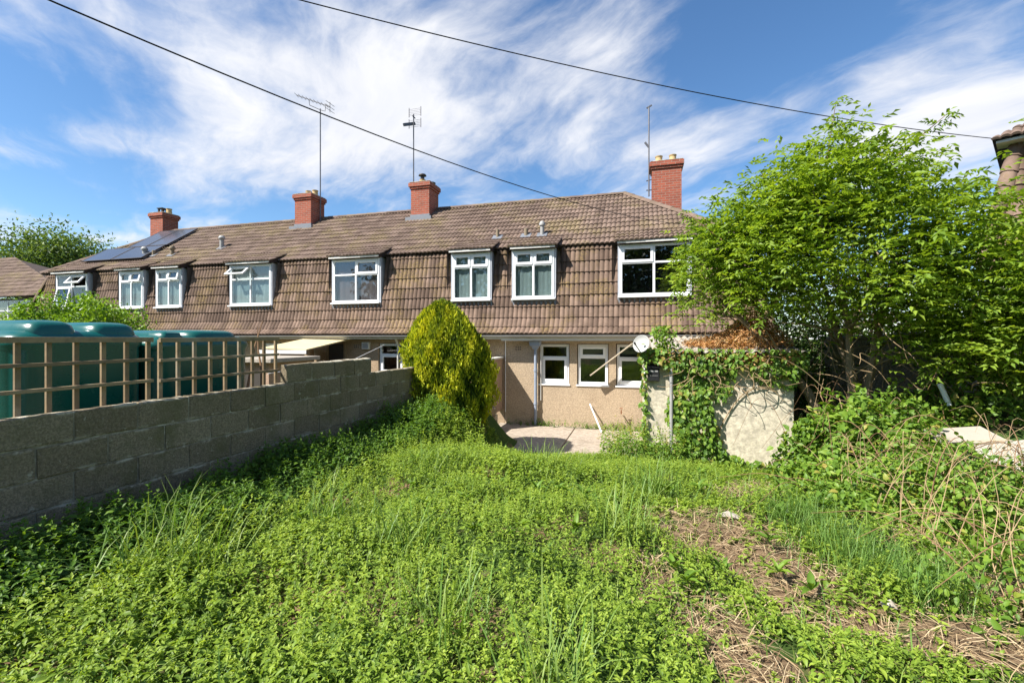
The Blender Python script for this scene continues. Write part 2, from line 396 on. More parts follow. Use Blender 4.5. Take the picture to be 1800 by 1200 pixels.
# ------------------------------------------------------------------ tiles
TW = 6.5/25
def tile_mesh(gauge, tw=TW, roll=.034, lap=.05):
    n = 8; vs = []; L = gauge+lap
    prof = []
    for r in range(2):
        for k in range(n//2):
            u = k/(n/2); prof.append(((r+u)*tw/2, roll*(math.sin(math.pi*u)**.6 if u > 0 else 0)))
    prof.append((tw, 0))
    m = MB(); N = len(prof)
    m.v = [(x, 0, .033+z) for x, z in prof] + [(x, L, .002+z) for x, z in prof] + [(x, 0, .0+z*.55) for x, z in prof]
    m.f = [(i, i+1, N+i+1, N+i) for i in range(N-1)] + [(2*N+i, 2*N+i+1, i+1, i) for i in range(N-1)] + [(N-1, 2*N+N-1, 2*N-1), (0, N, 2*N)]
    return m
def tile_field(parent, meshname, origin, ux, uy, ncols, nrows, gauge, mat, stuff_mat=None, planes=(), holes=(), rows_obj=99, tw=TW, jitter=.003):
    ux = Vector(ux).normalized(); uy = Vector(uy).normalized(); uz = ux.cross(uy).normalized(); O = Vector(origin)
    tm = tile_mesh(gauge, tw)
    base = bpy.data.meshes.new(meshname); base.from_pydata(tm.v, [], tm.f); base.materials.append(mat); base.update()
    base.polygons.foreach_set('use_smooth', [True]*len(base.polygons)); base.set_sharp_from_angle(angle=R(45))
    PW = M_WORLD[parent.name].inverted()
    st = MB(); tints = []
    for r in range(nrows):
        for c in range(ncols):
            xx_ = O.x+c*tw; org = O + ux*(c*tw) + uy*(r*gauge+.007*math.sin(xx_*1.1+r*.6)+.004*math.sin(xx_*3.3+r*2)) + uz*(random.uniform(0, jitter)+.006*math.sin(xx_*.8+r*.5)+(.012 if random.random() < .012 else 0))
            ax = random.gauss(0, .006)
            M = Matrix((ux + uy*ax*.5, uy, uz)).transposed().to_4x4(); M.translation = org + uy*random.gauss(0, jitter*.8)
            cs = [M @ Vector(p) for p in ((0, 0, 0), (tw, 0, 0), (tw, gauge, 0), (0, gauge, 0))]
            cuts = []; skip = False
            for pc, pn in planes:      # keep the side where (p-pc).pn <= 0
                ds = [(q-Vector(pc)).dot(Vector(pn)) for q in cs]
                if min(ds) >= -.01: skip = True; break
                if max(ds) > .005: cuts.append((Vector(pc), Vector(pn)))
            if skip: continue
            for x0, x1, z0 in holes:
                xs0 = min(q.x for q in cs); xs1 = max(q.x for q in cs); zm = (cs[0].z+cs[3].z)/2
                if xs1 <= x0 or xs0 >= x1 or cs[3].z <= z0 + .01: continue
                if cs[0].z < z0 - .03:
                    if xs0 >= x0-.05 and xs1 <= x1+.05: cuts.append((Vector((0, 0, z0)), Vector((0, 0, 1))))
                    elif zm > z0: cuts.append((Vector((0, 0, z0)), Vector((0, 0, 1))))
                    continue
                if xs0 >= x0 - .02 and xs1 <= x1 + .02: skip = True
                elif xs0 < x0: cuts.append((Vector((x0, 0, 0)), Vector((1, 0, 0))))
                else: cuts.append((Vector((x1, 0, 0)), Vector((-1, 0, 0))))
            if skip: continue
            me = base
            if cuts:
                bm = bmesh.new(); bm.from_mesh(base)
                for pc, pn in cuts:
                    Mi = M.inverted(); lp = Mi @ pc; ln = (M.to_3x3().transposed() @ pn)
                    bmesh.ops.bisect_plane(bm, geom=bm.verts[:]+bm.edges[:]+bm.faces[:], plane_co=lp, plane_no=ln, clear_outer=True)
                if len(bm.faces) == 0: bm.free(); continue
                me = bpy.data.meshes.new(meshname); bm.to_mesh(me); bm.free()
                if not me.materials: me.materials.append(mat)
            if r < rows_obj:
                o = bpy.data.objects.new('tile', me); col.objects.link(o); o.parent = parent; o.matrix_local = PW @ M
            else:
                vs = [tuple(M @ v.co) for v in me.vertices]; st.add(vs, [tuple(p.vertices) for p in me.polygons]); tints += [random.random()]*len(vs)
    if st.v:
        o = st.build('upper_tiles', stuff_mat, parent, smooth=True, fixn=False); o['kind'] = 'stuff'
        at = o.data.attributes.new('tint', 'FLOAT', 'POINT'); at.data.foreach_set('value', tints)

# ------------------------------------------------------------------ terrace
GW = 12.2
B0, B1, B2, TT = (11.84, 2.50), (12.06, 2.69), (12.19, 2.96), (12.52, 4.90)
E0, RG = (12.43, 4.93), (15.5, 7.14)
RS = (RG[1]-E0[1])/(RG[0]-E0[0])
HIPS = {0: [((2.9, 12.0, 0), (1, 1, 0), 15.08)], 3: [((-23.1, 12, 0), (-1, 1, 0), 35.3)]}
G1 = .31; GR = .325

def window(house, x0, x1, z0, z1, yf, cols=2, top=.34, sashes=(), opens=None, curtain=None, room=True, frame=white_m, sill=True, curtspan=(0, 1, 0, 1), label=None):
    d = .07; fw = .07; yb = yf+d
    zt = z1-(z1-z0)*top
    m = MB()
    m.box((x0, yf, z0), (x0+fw, yb, z1)).box((x1-fw, yf, z0), (x1, yb, z1))
    m.box((x0+fw, yf, z1-fw), (x1-fw, yb, z1)).box((x0+fw, yf, z0), (x1-fw, yb, z0+fw))
    cw = (x1-x0)/cols
    for c in range(1, cols): m.box((x0+c*cw-.03, yf, z0+fw), (x0+c*cw+.03, yb, z1-fw))
    cells = []
    for c in range(cols):
        a = x0+fw if c == 0 else x0+c*cw+.03; b = x1-fw if c == cols-1 else x0+(c+1)*cw-.03
        if top: m.box((a, yf, zt-.025), (b, yb, zt+.025)); cells += [(c, 'top', a, b, zt+.025, z1-fw), (c, 'low', a, b, z0+fw, zt-.025)]
        else: cells += [(c, 'low', a, b, z0+fw, z1-fw)]
    wn = m.build('window', frame, house, bevel=.006)
    if label: wn['label'] = label
    for c, k, a, b, zb, zc in cells:
        pn = MB(); tilt = None
        if (c, k) in sashes:
            s = MB(); y0 = yf-.018; y1 = yf+.03; e = .055
            s.box((a-.015, y0, zb-.015), (a+e, y1, zc+.015)).box((b-e, y0, zb-.015), (b+.015, y1, zc+.015)).box((a+e, y0, zb-.015), (b-e, y1, zb+e)).box((a+e, y0, zc-e), (b-e, y1, zc+.015))
            pa = (a+e, b-e, zb+e, zc-e)
            if opens and (c, k) in opens:
                A = R(opens[(c, k)]); T = Matrix.Translation((0, yf, zc)) @ Matrix.Rotation(-A, 4, 'X') @ Matrix.Translation((0, -yf, -zc))
                s.v = [tuple(T @ Vector(v)) for v in s.v]; tilt = T
            s.build('sash', frame, wn, bevel=.005)
        else: pa = (a, b, zb, zc)
        pn.box((pa[0], yf+.018, pa[2]), (pa[1], yf+.024, pa[3]))
        if tilt: pn.v = [tuple(tilt @ Vector(v)) for v in pn.v]
        pn.build('pane', glass_m, wn)
    if sill: MB().box((x0-.04, yf-.09, z0-.045), (x1+.04, yb-.005, z0-.002)).build('sill', frame, wn, bevel=.008)
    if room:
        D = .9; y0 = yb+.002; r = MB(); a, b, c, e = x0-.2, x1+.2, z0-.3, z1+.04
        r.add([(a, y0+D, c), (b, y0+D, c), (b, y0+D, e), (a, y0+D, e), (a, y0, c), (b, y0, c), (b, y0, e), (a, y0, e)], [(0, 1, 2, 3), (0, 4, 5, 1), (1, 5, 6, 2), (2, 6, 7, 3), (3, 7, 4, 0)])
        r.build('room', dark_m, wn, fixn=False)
    if curtain is not None:
        u0, u1, v0, v1 = curtspan; xa = x0+(x1-x0)*u0; xb = x0+(x1-x0)*u1; N = 40; y0 = yb+.03; c = MB()
        za = z0+(z1-z0)*v0; zb = z0+(z1-z0)*v1
        for i in range(N+1):
            x = xa+(xb-xa)*i/N; yy = y0+.006*math.sin(i*1.5)+.005*math.sin(i*.7)
            c.v += [(x, yy, za), (x, yy+.004, zb)]
        c.f = [(2*i, 2*i+2, 2*i+3, 2*i+1) for i in range(N)]
        c.build('curtain', curtain, wn, smooth=True, fixn=False)
    return wn

def dormer(house, x0, x1, hip=None, **kw):
    z0, z1 = 3.49, 4.83
    wn = window(house, x0, x1, z0, z1, 12.2, **kw)
    dm = MB().prism([(12.085, 4.85), (12.085, 4.905), (13.25, 5.43), (12.7, 5.02), (12.62, 4.85)], x0-.07, x1+.07).build('dormer', under_m, house)
    for xa, xb in ((x0-.045, x0-.003), (x1+.003, x1+.045)):
        MB().prism([(12.215, 3.43), (12.215, 4.848), (12.56, 4.848), (12.31, 3.43)], xa, xb).build('cheek', cheek_m, dm)
    MB().box((x0-.05, 12.05, 4.845), (x1+.05, 12.083, 4.9)).build('fascia', whiteold_m, dm)
    MB().box((x0-.06, 12.215, 3.30), (x1+.06, 12.34, 3.43)).build('apron', lead_m, dm)
    n = int(math.ceil((x1-x0+.2)/TW)); tw = (x1-x0+.24)/n
    s = Vector((0, 1.2, .54)); pl = []
    tile_field(dm, 'dormer_tile', (x0-.12, 12.03, 4.895), (1, 0, 0), s, n, 5, s.length/4.3, tile_roof_m, planes=[((0, 13.27, 0), (0, 1, 0))], tw=tw)
    return wn

def chimney(house, x, y, wx, wy, z0, z1, pots):
    c = MB().box((x-wx/2, y-wy/2, z0), (x+wx/2, y+wy/2, z1-.22))
    ch = c.build('chimney', brick_m, house)
    k = MB().box((x-wx/2-.035, y-wy/2-.035, z1-.218), (x+wx/2+.035, y+wy/2+.035, z1-.145)).box((x-wx/2-.07, y-wy/2-.07, z1-.143), (x+wx/2+.07, y+wy/2+.07, z1-.002))
    k.build('corbel', brick_m, ch, bevel=.006)
    MB().box((x-wx/2-.05, y-wy/2-.05, z1), (x+wx/2+.05, y+wy/2+.05, z1+.04)).build('flaunching', mortar_m, ch, bevel=.02)
    zb = E0[1]+(y-wy/2-E0[0])*RS
    if z0 < zb+2 and pots.get('flash', True):
        MB().box((x-wx/2-.02, y-wy/2-.02, zb-.1), (x+wx/2+.02, y-wy/2+.1, zb+.16)).box((x-wx/2-.14, y-wy/2-.16, zb-.12), (x+wx/2+.14, y-wy/2, zb+.045), None).build('flashing', lead_m, ch)
    for px, py, kind in pots['p']:
        if kind == 'pot': MB().lathe([(.12, 0), (.115, .05), (.10, .2), (.115, .22), (.12, .25), (.09, .25), (.085, .1)], (x+px, y+py, z1+.03), 14).build('pot', pot_m, ch, smooth=True)
        if kind == 'cowl':
            MB().lathe([(.12, 0), (.105, .2), (.115, .22)], (x+px, y+py, z1+.03), 14).build('pot', pot_m, ch, smooth=True)
            MB().lathe([(.07, .22), (.07, .36), (.15, .37), (.12, .42), (.02, .45)], (x+px, y+py, z1+.03), 14).build('cowl', cowl_m, ch, smooth=True)
        if kind == 'cap': MB().lathe([(.08, 0), (.08, .09), (.14, .1), (.1, .13), (.02, .14)], (x+px, y+py, z1+.03), 12).build('cowl', cowl_m, ch, smooth=True)
        if kind == 'square':
            s = MB()
            for sx in (-1, 1):
                for sy in (-1, 1): s.box((x+px+sx*.1-.03, y+py+sy*.1-.03, z1+.03), (x+px+sx*.1+.03, y+py+sy*.1+.03, z1+.27))
            s.box((x+px-.16, y+py-.16, z1+.272), (x+px+.16, y+py+.16, z1+.31)); s.build('cowl', cowl_m, ch)

def ventpipe(house, x, y, h, r, mat, cap=True):
    z = E0[1]+(y-E0[0])*RS
    v = MB().lathe([(r, -.1), (r, h), (r*1.0, h+.001)] + ([(r*1.5, h+.01), (r*1.6, h+.06), (r*1.0, h+.13), (r*.2, h+.15)] if cap else [(r*.8, h+.01)]), (x, y, z), 12).build('vent_pipe', mat, house, smooth=True)
    s = Vector((0, 1, RS)).normalized(); nn = Vector((0, -RS, 1)).normalized()
    M = Matrix((Vector((1, 0, 0)), s, nn)).transposed().to_4x4(); M.translation = (x, y, z+.02)
    MB().box((-.15, -.15, .02), (.15, .12, .045), M).build('vent_flashing', lead_m, v)

HX = [2.9, -3.6, -10.1, -16.6, -23.1]
HLAB = ['nearest terraced house at the right end with three ground floor windows in beige pebbledash',
        'second terraced house from the right, behind the golden conifer, with mauve curtains upstairs',
        'third terraced house from the right with a top light propped open upstairs',
        'far left end terraced house with solar panels on its hipped brown roof']
houses = []
for hi in range(4):
    x1, x0 = HX[hi], HX[hi+1]
    H = empty('terraced_house', ((x0+x1)/2, GW, 0), HLAB[hi], 'house', 'houses in the terrace'); houses.append(H)
    DM = [[(-3.35, -2.2), (-.47, 1.25)], [(-9.19, -7.55), (-5.17, -4.03)], [(-16.5, -15.37), (-13.2, -11.55)], [(-21.6, -19.95), (-18.28, -17.15)]][hi]
    GFW = [[(-2.61, -1.78), (-1.58, -.75), (-.56, .27)], [(-7.59, -6.72)], [(-13.5, -12.8), (-11.85, -11.1)], [(-20, -19)]][hi]
    zw0 = [1.14, 1.3, 1.4, 1.3][hi]
    # ground floor wall, cut round the windows
    m = MB(); xs = x0+.004
    for a, b in sorted(GFW):
        m.box((xs, GW, -.3), (a, GW+.25, 2.9)); m.box((a, GW, -.3), (b, GW+.25, zw0)); m.box((a, GW, 2.25), (b, GW+.25, 2.9)); xs = b
    m.box((xs, GW, -.3), (x1-.004, GW+.25, 2.9))
    if hi == 0: MB().box((x1-.26, GW+.26, -.3), (x1-.004, 18.2, 2.9)).build('side_wall', dash_m, H)
    if hi == 3: MB().box((x0+.004, GW+.26, -.3), (x0+.25, 18.2, 2.9)).build('side_wall', dash_m, H)
    MB().box((x0+.01, 18.25, -.3), (x1-.01, 18.5, 5.0)).build('back_wall', dash2_m, H)
    m.build('wall', dash_m if hi in (0, 3) else dash2_m, H, fixn=False)
    for k, (a, b) in enumerate(sorted(GFW)):
        window(H, a+.02, b-.02, zw0+.02, 2.235, GW+.06, cols=1, top=.36 if hi else .33, sashes=[(0, 'low')] if k % 2 == 0 else [(0, 'top')])
    # mansard underlay + tiles
    e0 = x0 + (.0 if hi != 3 else -.2); e1 = x1 + (0 if hi != 0 else .2)
    holes = [(a-.03, b+.03, 3.43) for a, b in DM]
    planes = [((0, 0, 4.93), (0, 0, 1))]; rplanes = []
    if hi == 0: planes.append(((3.1, 11.84, 0), (1, 1, 0))); rplanes.append(((0, 15.08, 0), (1, 1, 0)))
    if hi == 3: planes.append(((-23.3, 11.84, 0), (-1, 1, 0))); rplanes.append(((0, 35.3, 0), (-1, 1, 0)))
    ms = MB(); off = .03
    def cut(y): 
        a, b = x0, x1
        if hi == 0: b = min(3.5, 14.94-y)
        if hi == 3: a = max(-24, y-35.14)
        return a, b
    segs = [(B0[0]+off, B0[1]), (B1[0]+off, B1[1]), (B2[0]+off, B2[1]), (12.19+off+.33*.242, 3.43)]
    for (ya, za), (yb, zb) in zip(segs[:-1], segs[1:]):
        a0, b0 = cut(ya); a1, b1 = cut(yb); ms.add([(a0, ya, za), (b0, ya, za), (b1, yb, zb), (a1, yb, zb)], [(0, 1, 2, 3)])
    ya, za = segs[-1]; yb, zb = TT[0]+off, TT[1]
    a0, b0 = cut(ya); a1, b1 = cut(yb); xa, xa1 = a0, a1
    for a, b, _ in sorted(holes):
        ms.add([(xa, ya, za), (a, ya, za), (a, yb, zb), (xa1, yb, zb)], [(0, 1, 2, 3)]); xa = xa1 = b
    ms.add([(xa, ya, za), (b0, ya, za), (b1, yb, zb), (xa1, yb, zb)], [(0, 1, 2, 3)])
    if hi == 0:   # end slope
        ms.add([(3.07, 11.87, 2.5), (3.07, 18.6, 2.5), (2.28, 18.0, 4.9), (2.36, 12.55, 4.9)], [(0, 1, 2, 3)])
    if hi == 3:
        ms.add([(-23.27, 11.87, 2.5), (-23.27, 18.6, 2.5), (-22.5, 18.0, 4.9), (-22.58, 12.55, 4.9)], [(3, 2, 1, 0)])
    man = ms.build('mansard_slope', under_m, H, fixn=False)
    nc = 25 + (1 if hi in (0, 3) else 0); ox = x0 - (TW if hi == 3 else 0)
    for (p, q, nr) in ((B0, B1, 1), (B1, B2, 1), (B2, TT, 7)):
        u = Vector((0, q[0]-p[0], q[1]-p[1])); g = u.length if nr == 1 else G1
        tile_field(man, 'mansard_tile', (ox, p[0], p[1]), (1, 0, 0), u, nc, nr, g, tile_wall_m, planes=planes, holes=holes)
    # roof
    rm = MB()
    a0, b0, a1, b1 = x0, x1, x0, x1
    if hi == 0: b0, b1 = 15.08-E0[0], 15.08-RG[0]
    if hi == 3: a0, a1 = E0[0]-35.3, RG[0]-35.3
    o = -.02
    rm.add([(a0, E0[0]+.03, E0[1]+o), (b0, E0[0]+.03, E0[1]+o), (b1, RG[0], RG[1]+o), (a1, RG[0], RG[1]+o)], [(0, 1, 2, 3)])
    yb = 2*RG[0]-E0[0]
    rm.add([(a0, yb, E0[1]), (b0, yb, E0[1]), (b1, RG[0], RG[1]+o), (a1, RG[0], RG[1]+o)], [(1, 0, 3, 2)])
    if hi == 0: rm.add([(b0, E0[0], E0[1]), (b0, yb, E0[1]), (b1, RG[0], RG[1])], [(0, 1, 2)])
    if hi == 3: rm.add([(a0, E0[0], E0[1]), (a0, yb, E0[1]), (a1, RG[0], RG[1])], [(2, 1, 0)])
    rm.add([(a0, E0[0]+.02, E0[1]-.03), (b0, E0[0]+.02, E0[1]-.03), (b0, TT[0]+.06, E0[1]-.03), (a0, TT[0]+.06, E0[1]-.03)], [(3, 2, 1, 0)])
    roof = rm.build('roof', under_m, H, fixn=False)
    tile_field(roof, 'roof_tile', (ox, E0[0], E0[1]), (1, 0, 0), (0, 1, RS), nc, 12, GR, tile_roof_m, tile_roof_s, planes=rplanes+[((0, RG[0]-.02, 0), (0, 1, 0))], rows_obj=5)
    # ridge and hip caps
    def caps(p, q, name):
        p = Vector(p); q = Vector(q); d = (q-p); n = max(1, int(d.length/.42)); d.normalize(); sx = d.cross(Vector((0, 0, 1))).normalized(); sz = sx.cross(d)
        L = (q-p).length/n
        for i in range(n):
            m2 = MB(); k = 6; b = p + d*(L*i)
            for t, e in ((0, .012), (L+.03, 0)):
                for j in range(k+1):
                    an = math.pi*j/k; m2.v.append(tuple(b + d*t + sx*math.cos(an)*.125 + sz*(math.sin(an)*(.085+e)-.02+random.uniform(0, .004))))
            m2.f = [(j, j+1, k+2+j, k+1+j) for j in range(k)] + [tuple(range(k+1))]
            m2.build(name, tile_roof_m, roof, smooth=True)
    caps((a1, RG[0], RG[1]+.02), (b1, RG[0], RG[1]+.02), 'ridge_tile')
    if hi == 0: caps((b0, E0[0], E0[1]+.03), (b1, RG[0], RG[1]+.03), 'hip_tile'); caps((3.1, 11.84, 2.52), (2.38, 12.56, 4.88), 'hip_tile')
    if hi == 3: caps((a0, E0[0], E0[1]+.03), (a1, RG[0], RG[1]+.03), 'hip_tile'); caps((-23.3, 11.84, 2.52), (-22.58, 12.56, 4.88), 'hip_tile')
    # eaves trim
    ga, gb = x0+.002, (x1 if hi else 3.08)-.002
    g = MB(); k = 8; yc, zc, r = 11.80, 2.475, .058
    for x in (ga, gb):
        for j in range(k+1): g.v.append((x, yc+r*math.cos(math.pi+math.pi*j/k), zc+r*math.sin(math.pi+math.pi*j/k)))
    for x in (ga, gb):
        for j in range(k+1): g.v.append((x, yc+(r-.006)*math.cos(math.pi+math.pi*j/k), zc+.001+(r-.006)*math.sin(math.pi+math.pi*j/k)))
    q = k+1
    g.f = [(j, j+1, q+j+1, q+j) for j in range(k)] + [(3*q+j, 3*q+j+1, 2*q+j+1, 2*q+j) for j in range(k)] + [(0, q, 3*q, 2*q), (k, 2*q+k, 3*q+k, q+k)]
    g.build('gutter', gutter_m, H, smooth=True)
    MB().box((ga, 11.862, 2.33 if hi == 0 else 2.37), (gb, 11.885, 2.47)).build('fascia', whiteold_m, H)
    MB().box((ga, 11.887, 2.335 if hi == 0 else 2.375), (gb, GW-.002, 2.355 if hi == 0 else 2.395)).build('soffit', whiteold_m, H)
    for k, (a, b) in enumerate(DM):
        small = (b-a) < 1.3
        kw = dict(sashes=[(0, 'top'), (1, 'top')] if small else [(0, 'top')], top=.31 if small else .36)
        if hi == 0: kw.update(curtain=net_m if small else None); 
        if hi == 0 and not small: kw.update(curtspan=(0, .06, 0, 1))
        if hi == 1: kw.update(curtain=net_m if small else curt_m)
        if hi == 1 and not small: kw.update(sashes=[(1, 'top')])
        if hi == 2: kw.update(curtain=net_m)
        if hi == 2 and not small: kw.update(opens={(0, 'top'): 48})
        if hi == 2 and small: kw.update(opens={(1, 'top'): 14})
        if hi == 3: kw.update(curtain=net_m if small else None)
        if hi == 3 and not small: kw.update(sashes=[(1, 'top'), (0, 'low')], opens={(1, 'top'): 40, (0, 'low'): 12})
        if hi == 3 and small: kw.update(opens={(1, 'top'): 14})
        dormer(H, a, b, **kw)

chimney(houses[0], .86, 15.35, .88, .62, 5.6, 7.94, dict(p=[(-.22, .0, 'pot'), (.2, 0, 'pot')], flash=False))
chimney(houses[1], -7.55, 15.25, .72, .78, 6.3, 7.98, dict(p=[(-.12, .05, 'cowl'), (.22, .15, 'cap')]))
chimney(houses[2], -12.55, 15.25, .74, .78, 6.3, 7.98, dict(p=[(-.14, .1, 'pot'), (.17, .1, 'pot')]))
chimney(houses[3], -21.0, 15.9, .74, .72, 5.6, 8.05, dict(p=[(-.1, 0, 'square'), (.22, .05, 'pot')], flash=False))
for h, x, y, hh, r, mt, c in ((1, -4.07, 13.06, .27, .05, oldpot_m, False), (0, -3.19, 13.06, .24, .06, oldpot_m, False), (0, -2.7, 13.04, .30, .06, gutter_m, True), (2, -15.07, 13.56, .36, .075, gutter_m, True),
                              (3, -18.62, 13.32, .26, .075, gutter_m, True), (3, -18.15, 13.33, .22, .06, oldpot_m, False), (3, -17.13, 13.27, .24, .07, oldpot_m, True)):
    ventpipe(houses[h], x, y, hh, r, mt, c)
# downpipe with hopper, air bricks, meter box, doors
h0 = houses[0]
dp = MB().tube([(-2.69, 12.1, 2.12), (-2.69, 12.1, .05)], .042, 12).build('downpipe', bluegrey_m, h0, smooth=True)
MB().loft(-2.69, 12.07, .16, .11, [(2.1, .09), (2.17, .06), (2.2, .01), (2.31, 0), (2.312, .03)], 24, 6).build('hopper', bluegrey_m, dp)
for z in (.6, 1.5): MB().lathe([(.055, 0), (.055, .05)], (-2.69, 12.1, z), 12).build('collar', bluegrey_m, dp)
MB().tube([(-2.56, 12.17, 2.2), (-2.56, 12.17, .7)], .014, 8).build('cable_conduit', whiteold_m, h0)
MB().tube([(-3.56, 12.16, 2.33), (-3.56, 12.16, .35)], .011, 8).build('cable', white_m, h0)
def airbrick(h, x, z, n=3):
    a = MB().box((x-.11, 12.185, z-.07), (x+.11, 12.199, z+.07)).build('air_brick', pot_m if False else dash_m, h, bevel=.004)
    hb = MB()
    for i in range(n):
        for j in range(2): hb.box((x-.08+i*.06, 12.181, z-.05+j*.06), (x-.045+i*.06, 12.187, z-.015+j*.06))
    hb.build('grille', dark_m, a)
airbrick(h0, -3.2, 2.12); airbrick(houses[1], -8.33, 2.15)
mb = MB().box((-8.1, 12.1, 2.06), (-7.85, 12.197, 2.28)).build('meter_box', whiteold_m, houses[1], bevel=.01)
MB().box((-8.07, 12.092, 2.09), (-7.88, 12.099, 2.25)).build('door', gutter_m, mb, bevel=.004)
MB().box((-4.28, 12.15, 2.03), (-4.1, 12.196, 2.19)).build('vent_cover', gutter_m, houses[1], bevel=.01)
MB().tube([(-6.87, 11.95, 2.4), (-6.87, 12.12, 2.2), (-6.87, 12.12, .1)], .036, 10).build('downpipe', whiteold_m, houses[1], smooth=True)
dr = MB().box((-9.3, 12.15, 0), (-8.76, 12.197, 2.22)).build('door', dark_m, houses[1])
MB().box((-9.38, 12.13, 0), (-9.305, 12.197, 2.3)).box((-8.755, 12.13, 0), (-8.68, 12.197, 2.3)).build('door_frame', wood_m, dr)

# solar panels
def solar(x, y, wd, dp, label):
    z = E0[1]+(y-E0[0])*RS; s = Vector((0, 1, RS)).normalized(); nn = Vector((0, -RS, 1)).normalized()
    M = Matrix((Vector((1, 0, 0)), s, nn)).transposed().to_4x4(); M.translation = (x, y, z)
    e = empty('solar_panel', (x, y, z), label, 'solar panel', 'solar panels on the far left roof')
    fr = MB(); f = .035
    fr.box((.01, 0, .11), (.01+f, dp, .15), M).box((wd-f-.01, 0, .11), (wd-.01, dp, .15), M).box((.01+f, 0, .11), (wd-f-.01, f, .15), M).box((.01+f, dp-f, .11), (wd-f-.01, dp, .15), M)
    fr.build('frame', cowl_m, e)
    MB().box((.01+f, f, .12), (wd-f-.01, dp-f, .145), M).build('cells', solar_m, e)
    MB().box((.1, .15, .03), (.14, dp-.15, .108), M).box((wd-.14, .15, .03), (wd-.1, dp-.15, .108), M).build('rail', alu_m, e)
solar(-21.45, 13.0, 1.6, 1.13, 'leftmost solar panel, lower row beside the hip of the far roof')
solar(-19.83, 13.0, 1.6, 1.13, 'right-hand solar panel of the lower row on the far left roof')
solar(-20.3, 13.94, 1.05, 1.65, 'left upright solar panel of the upper row near the ridge')
solar(-19.23, 13.94, 1.05, 1.65, 'right upright solar panel of the upper row touching the ridge')

# aerials
def aerial(name, base, h, lab):
    e = empty(name, base, lab, 'tv aerial', 'aerials on the chimneys'); b = Vector(base)
    MB().tube([b, b+Vector((0, 0, h))], .022, 8).build('mast', aerial_m, e, smooth=True); return e, b
e, b = aerial('television_aerial', (-12.1, 15.3, 6.9), 4.55, 'tall mast with long slanting yagi aerial on the twin-pot chimney')
t = b+Vector((0, 0, 4.5)); m = MB().bar(t+Vector((-.95, -.2, .62)), t+Vector((.4, .08, .1)), .028, .028)
m.tube([t+Vector((-.45, -.1, .43)), t+Vector((-.42, -.1, .2)), t, t+Vector((.22, 0, -.08)), t+Vector((.24, 0, .12))], .012, 6); m.build('boom', aerial_m, e)
m = MB()
for k in range(9):
    p = (t+Vector((-.95, -.2, .62))).lerp(t+Vector((.4, .08, .1)), k/9); m.bar(p+Vector((.04, -.16, 0)), p+Vector((-.04, .16, 0)), .01, .01)
m.build('element', aerial_m, e)
m = MB(); q = t+Vector((.38, .08, .1))
for a in (-.14, 0, .14): m.bar(q+Vector((0, -.25, a)), q+Vector((0.02, .25, a)), .012, .012)
m.bar(q+Vector((0, 0, -.2)), q+Vector((0, 0, .2)), .02, .02); m.build('reflector', aerial_m, e)
e, b = aerial('television_aerial', (-7.98, 15.2, 7.4), 3.25, 'mast with square grid aerial on the cowled brick chimney')
t = b+Vector((0, 0, 3.25)); m = MB()
for zz in (-.42, .0):
    for k in range(5): m.bar(t+Vector((-.24, .1, zz+k*.06)), t+Vector((.24, .1, zz+k*.06)), .008, .008)
    for xx in (-.24, .24): m.bar(t+Vector((xx, .1, zz-.04)), t+Vector((xx, .1, zz+.3)), .03, .02)
m.build('grid', aerial_m, e)
MB().bar(t+Vector((0, .1, -.3)), t+Vector((-.25, -.3, -.5)), .06, .1).bar(t+Vector((0, .12, -.1)), t+Vector((0, -.1, -.1)), .03, .03).build('boom', aerial_m, e)
e, b = aerial('television_aerial', (.33, 15.28, 6.95), 2.9, 'bare straight mast strapped to the right-hand chimney')
t = b+Vector((0, 0, 2.9)); MB().bar(t+Vector((-.07, 0, -.06)), t+Vector((.09, 0, .02)), .04, .04).build('head', aerial_m, e)
MB().bar(b+Vector((0, 0, 1.58)), b+Vector((-.12, 0, 1.75)), .04, .06).build('bracket', aerial_m, e)
MB().bar(b+Vector((-.08, 0, .5)), b+Vector((.2, 0, .56)), .03, .03).bar(b+Vector((-.08, 0, .2)), b+Vector((.2, 0, .2)), .03, .03).build('clamp', aerial_m, e)

# ------------------------------------------------------------------ overhead wires
def wire(p, q, sag, label, r=.0075):
    p = Vector(p); q = Vector(q); pts = []
    for i in range(41):
        t = i/40; v = p.lerp(q, t); v.z -= sag*4*t*(1-t); pts.append(v)
    tag(MB().tube(pts, r, 6).build('overhead_wire', cable_m, smooth=True), label, 'wire', 'overhead wires')
wire((-9.0, -6.14, 6.66), (1.3, 13.02, 5.43), 1.11, 'lower black overhead wire reaching down to the nearest house roof')
wire((-8.84, 1.52, 7.08), (6.62, 10.86, 6.2), .45, 'upper black overhead wire running to the house at the right edge')

# ------------------------------------------------------------------ block wall, trellis, screen wall
bw = empty('block_wall', (-4.1, 4.5, .4), 'long low grey concrete block garden wall along the left side, in shade', 'wall')
Y0, Y1 = -1.2, 8.75; NC = 6; ztop = 1.86
core = MB().box((-4.139, Y0+.01, .3), (-4.061, Y1-.01, ztop-.012)).box((-4.139, 4.53, ztop-.01), (-4.061, 6.3, ztop+.215))
core.build('mortar', mortar_m, bw)
bmeshes = []
for L in (.443, .218):
    for v in range(3):
        bm = bmesh.new(); bmesh.ops.create_cube(bm, size=1); bmesh.ops.scale(bm, verts=bm.verts, vec=(.1, L, .215))
        bmesh.ops.bevel(bm, geom=bm.edges[:], offset=.009, segments=1, affect='EDGES')
        for vv in bm.verts: vv.co += Vector((random.gauss(0, .0015), random.gauss(0, .004), random.gauss(0, .004)))
        me = bpy.data.meshes.new('block'); bm.to_mesh(me); bm.free(); me.materials.append(block_m); bmeshes.append(me)
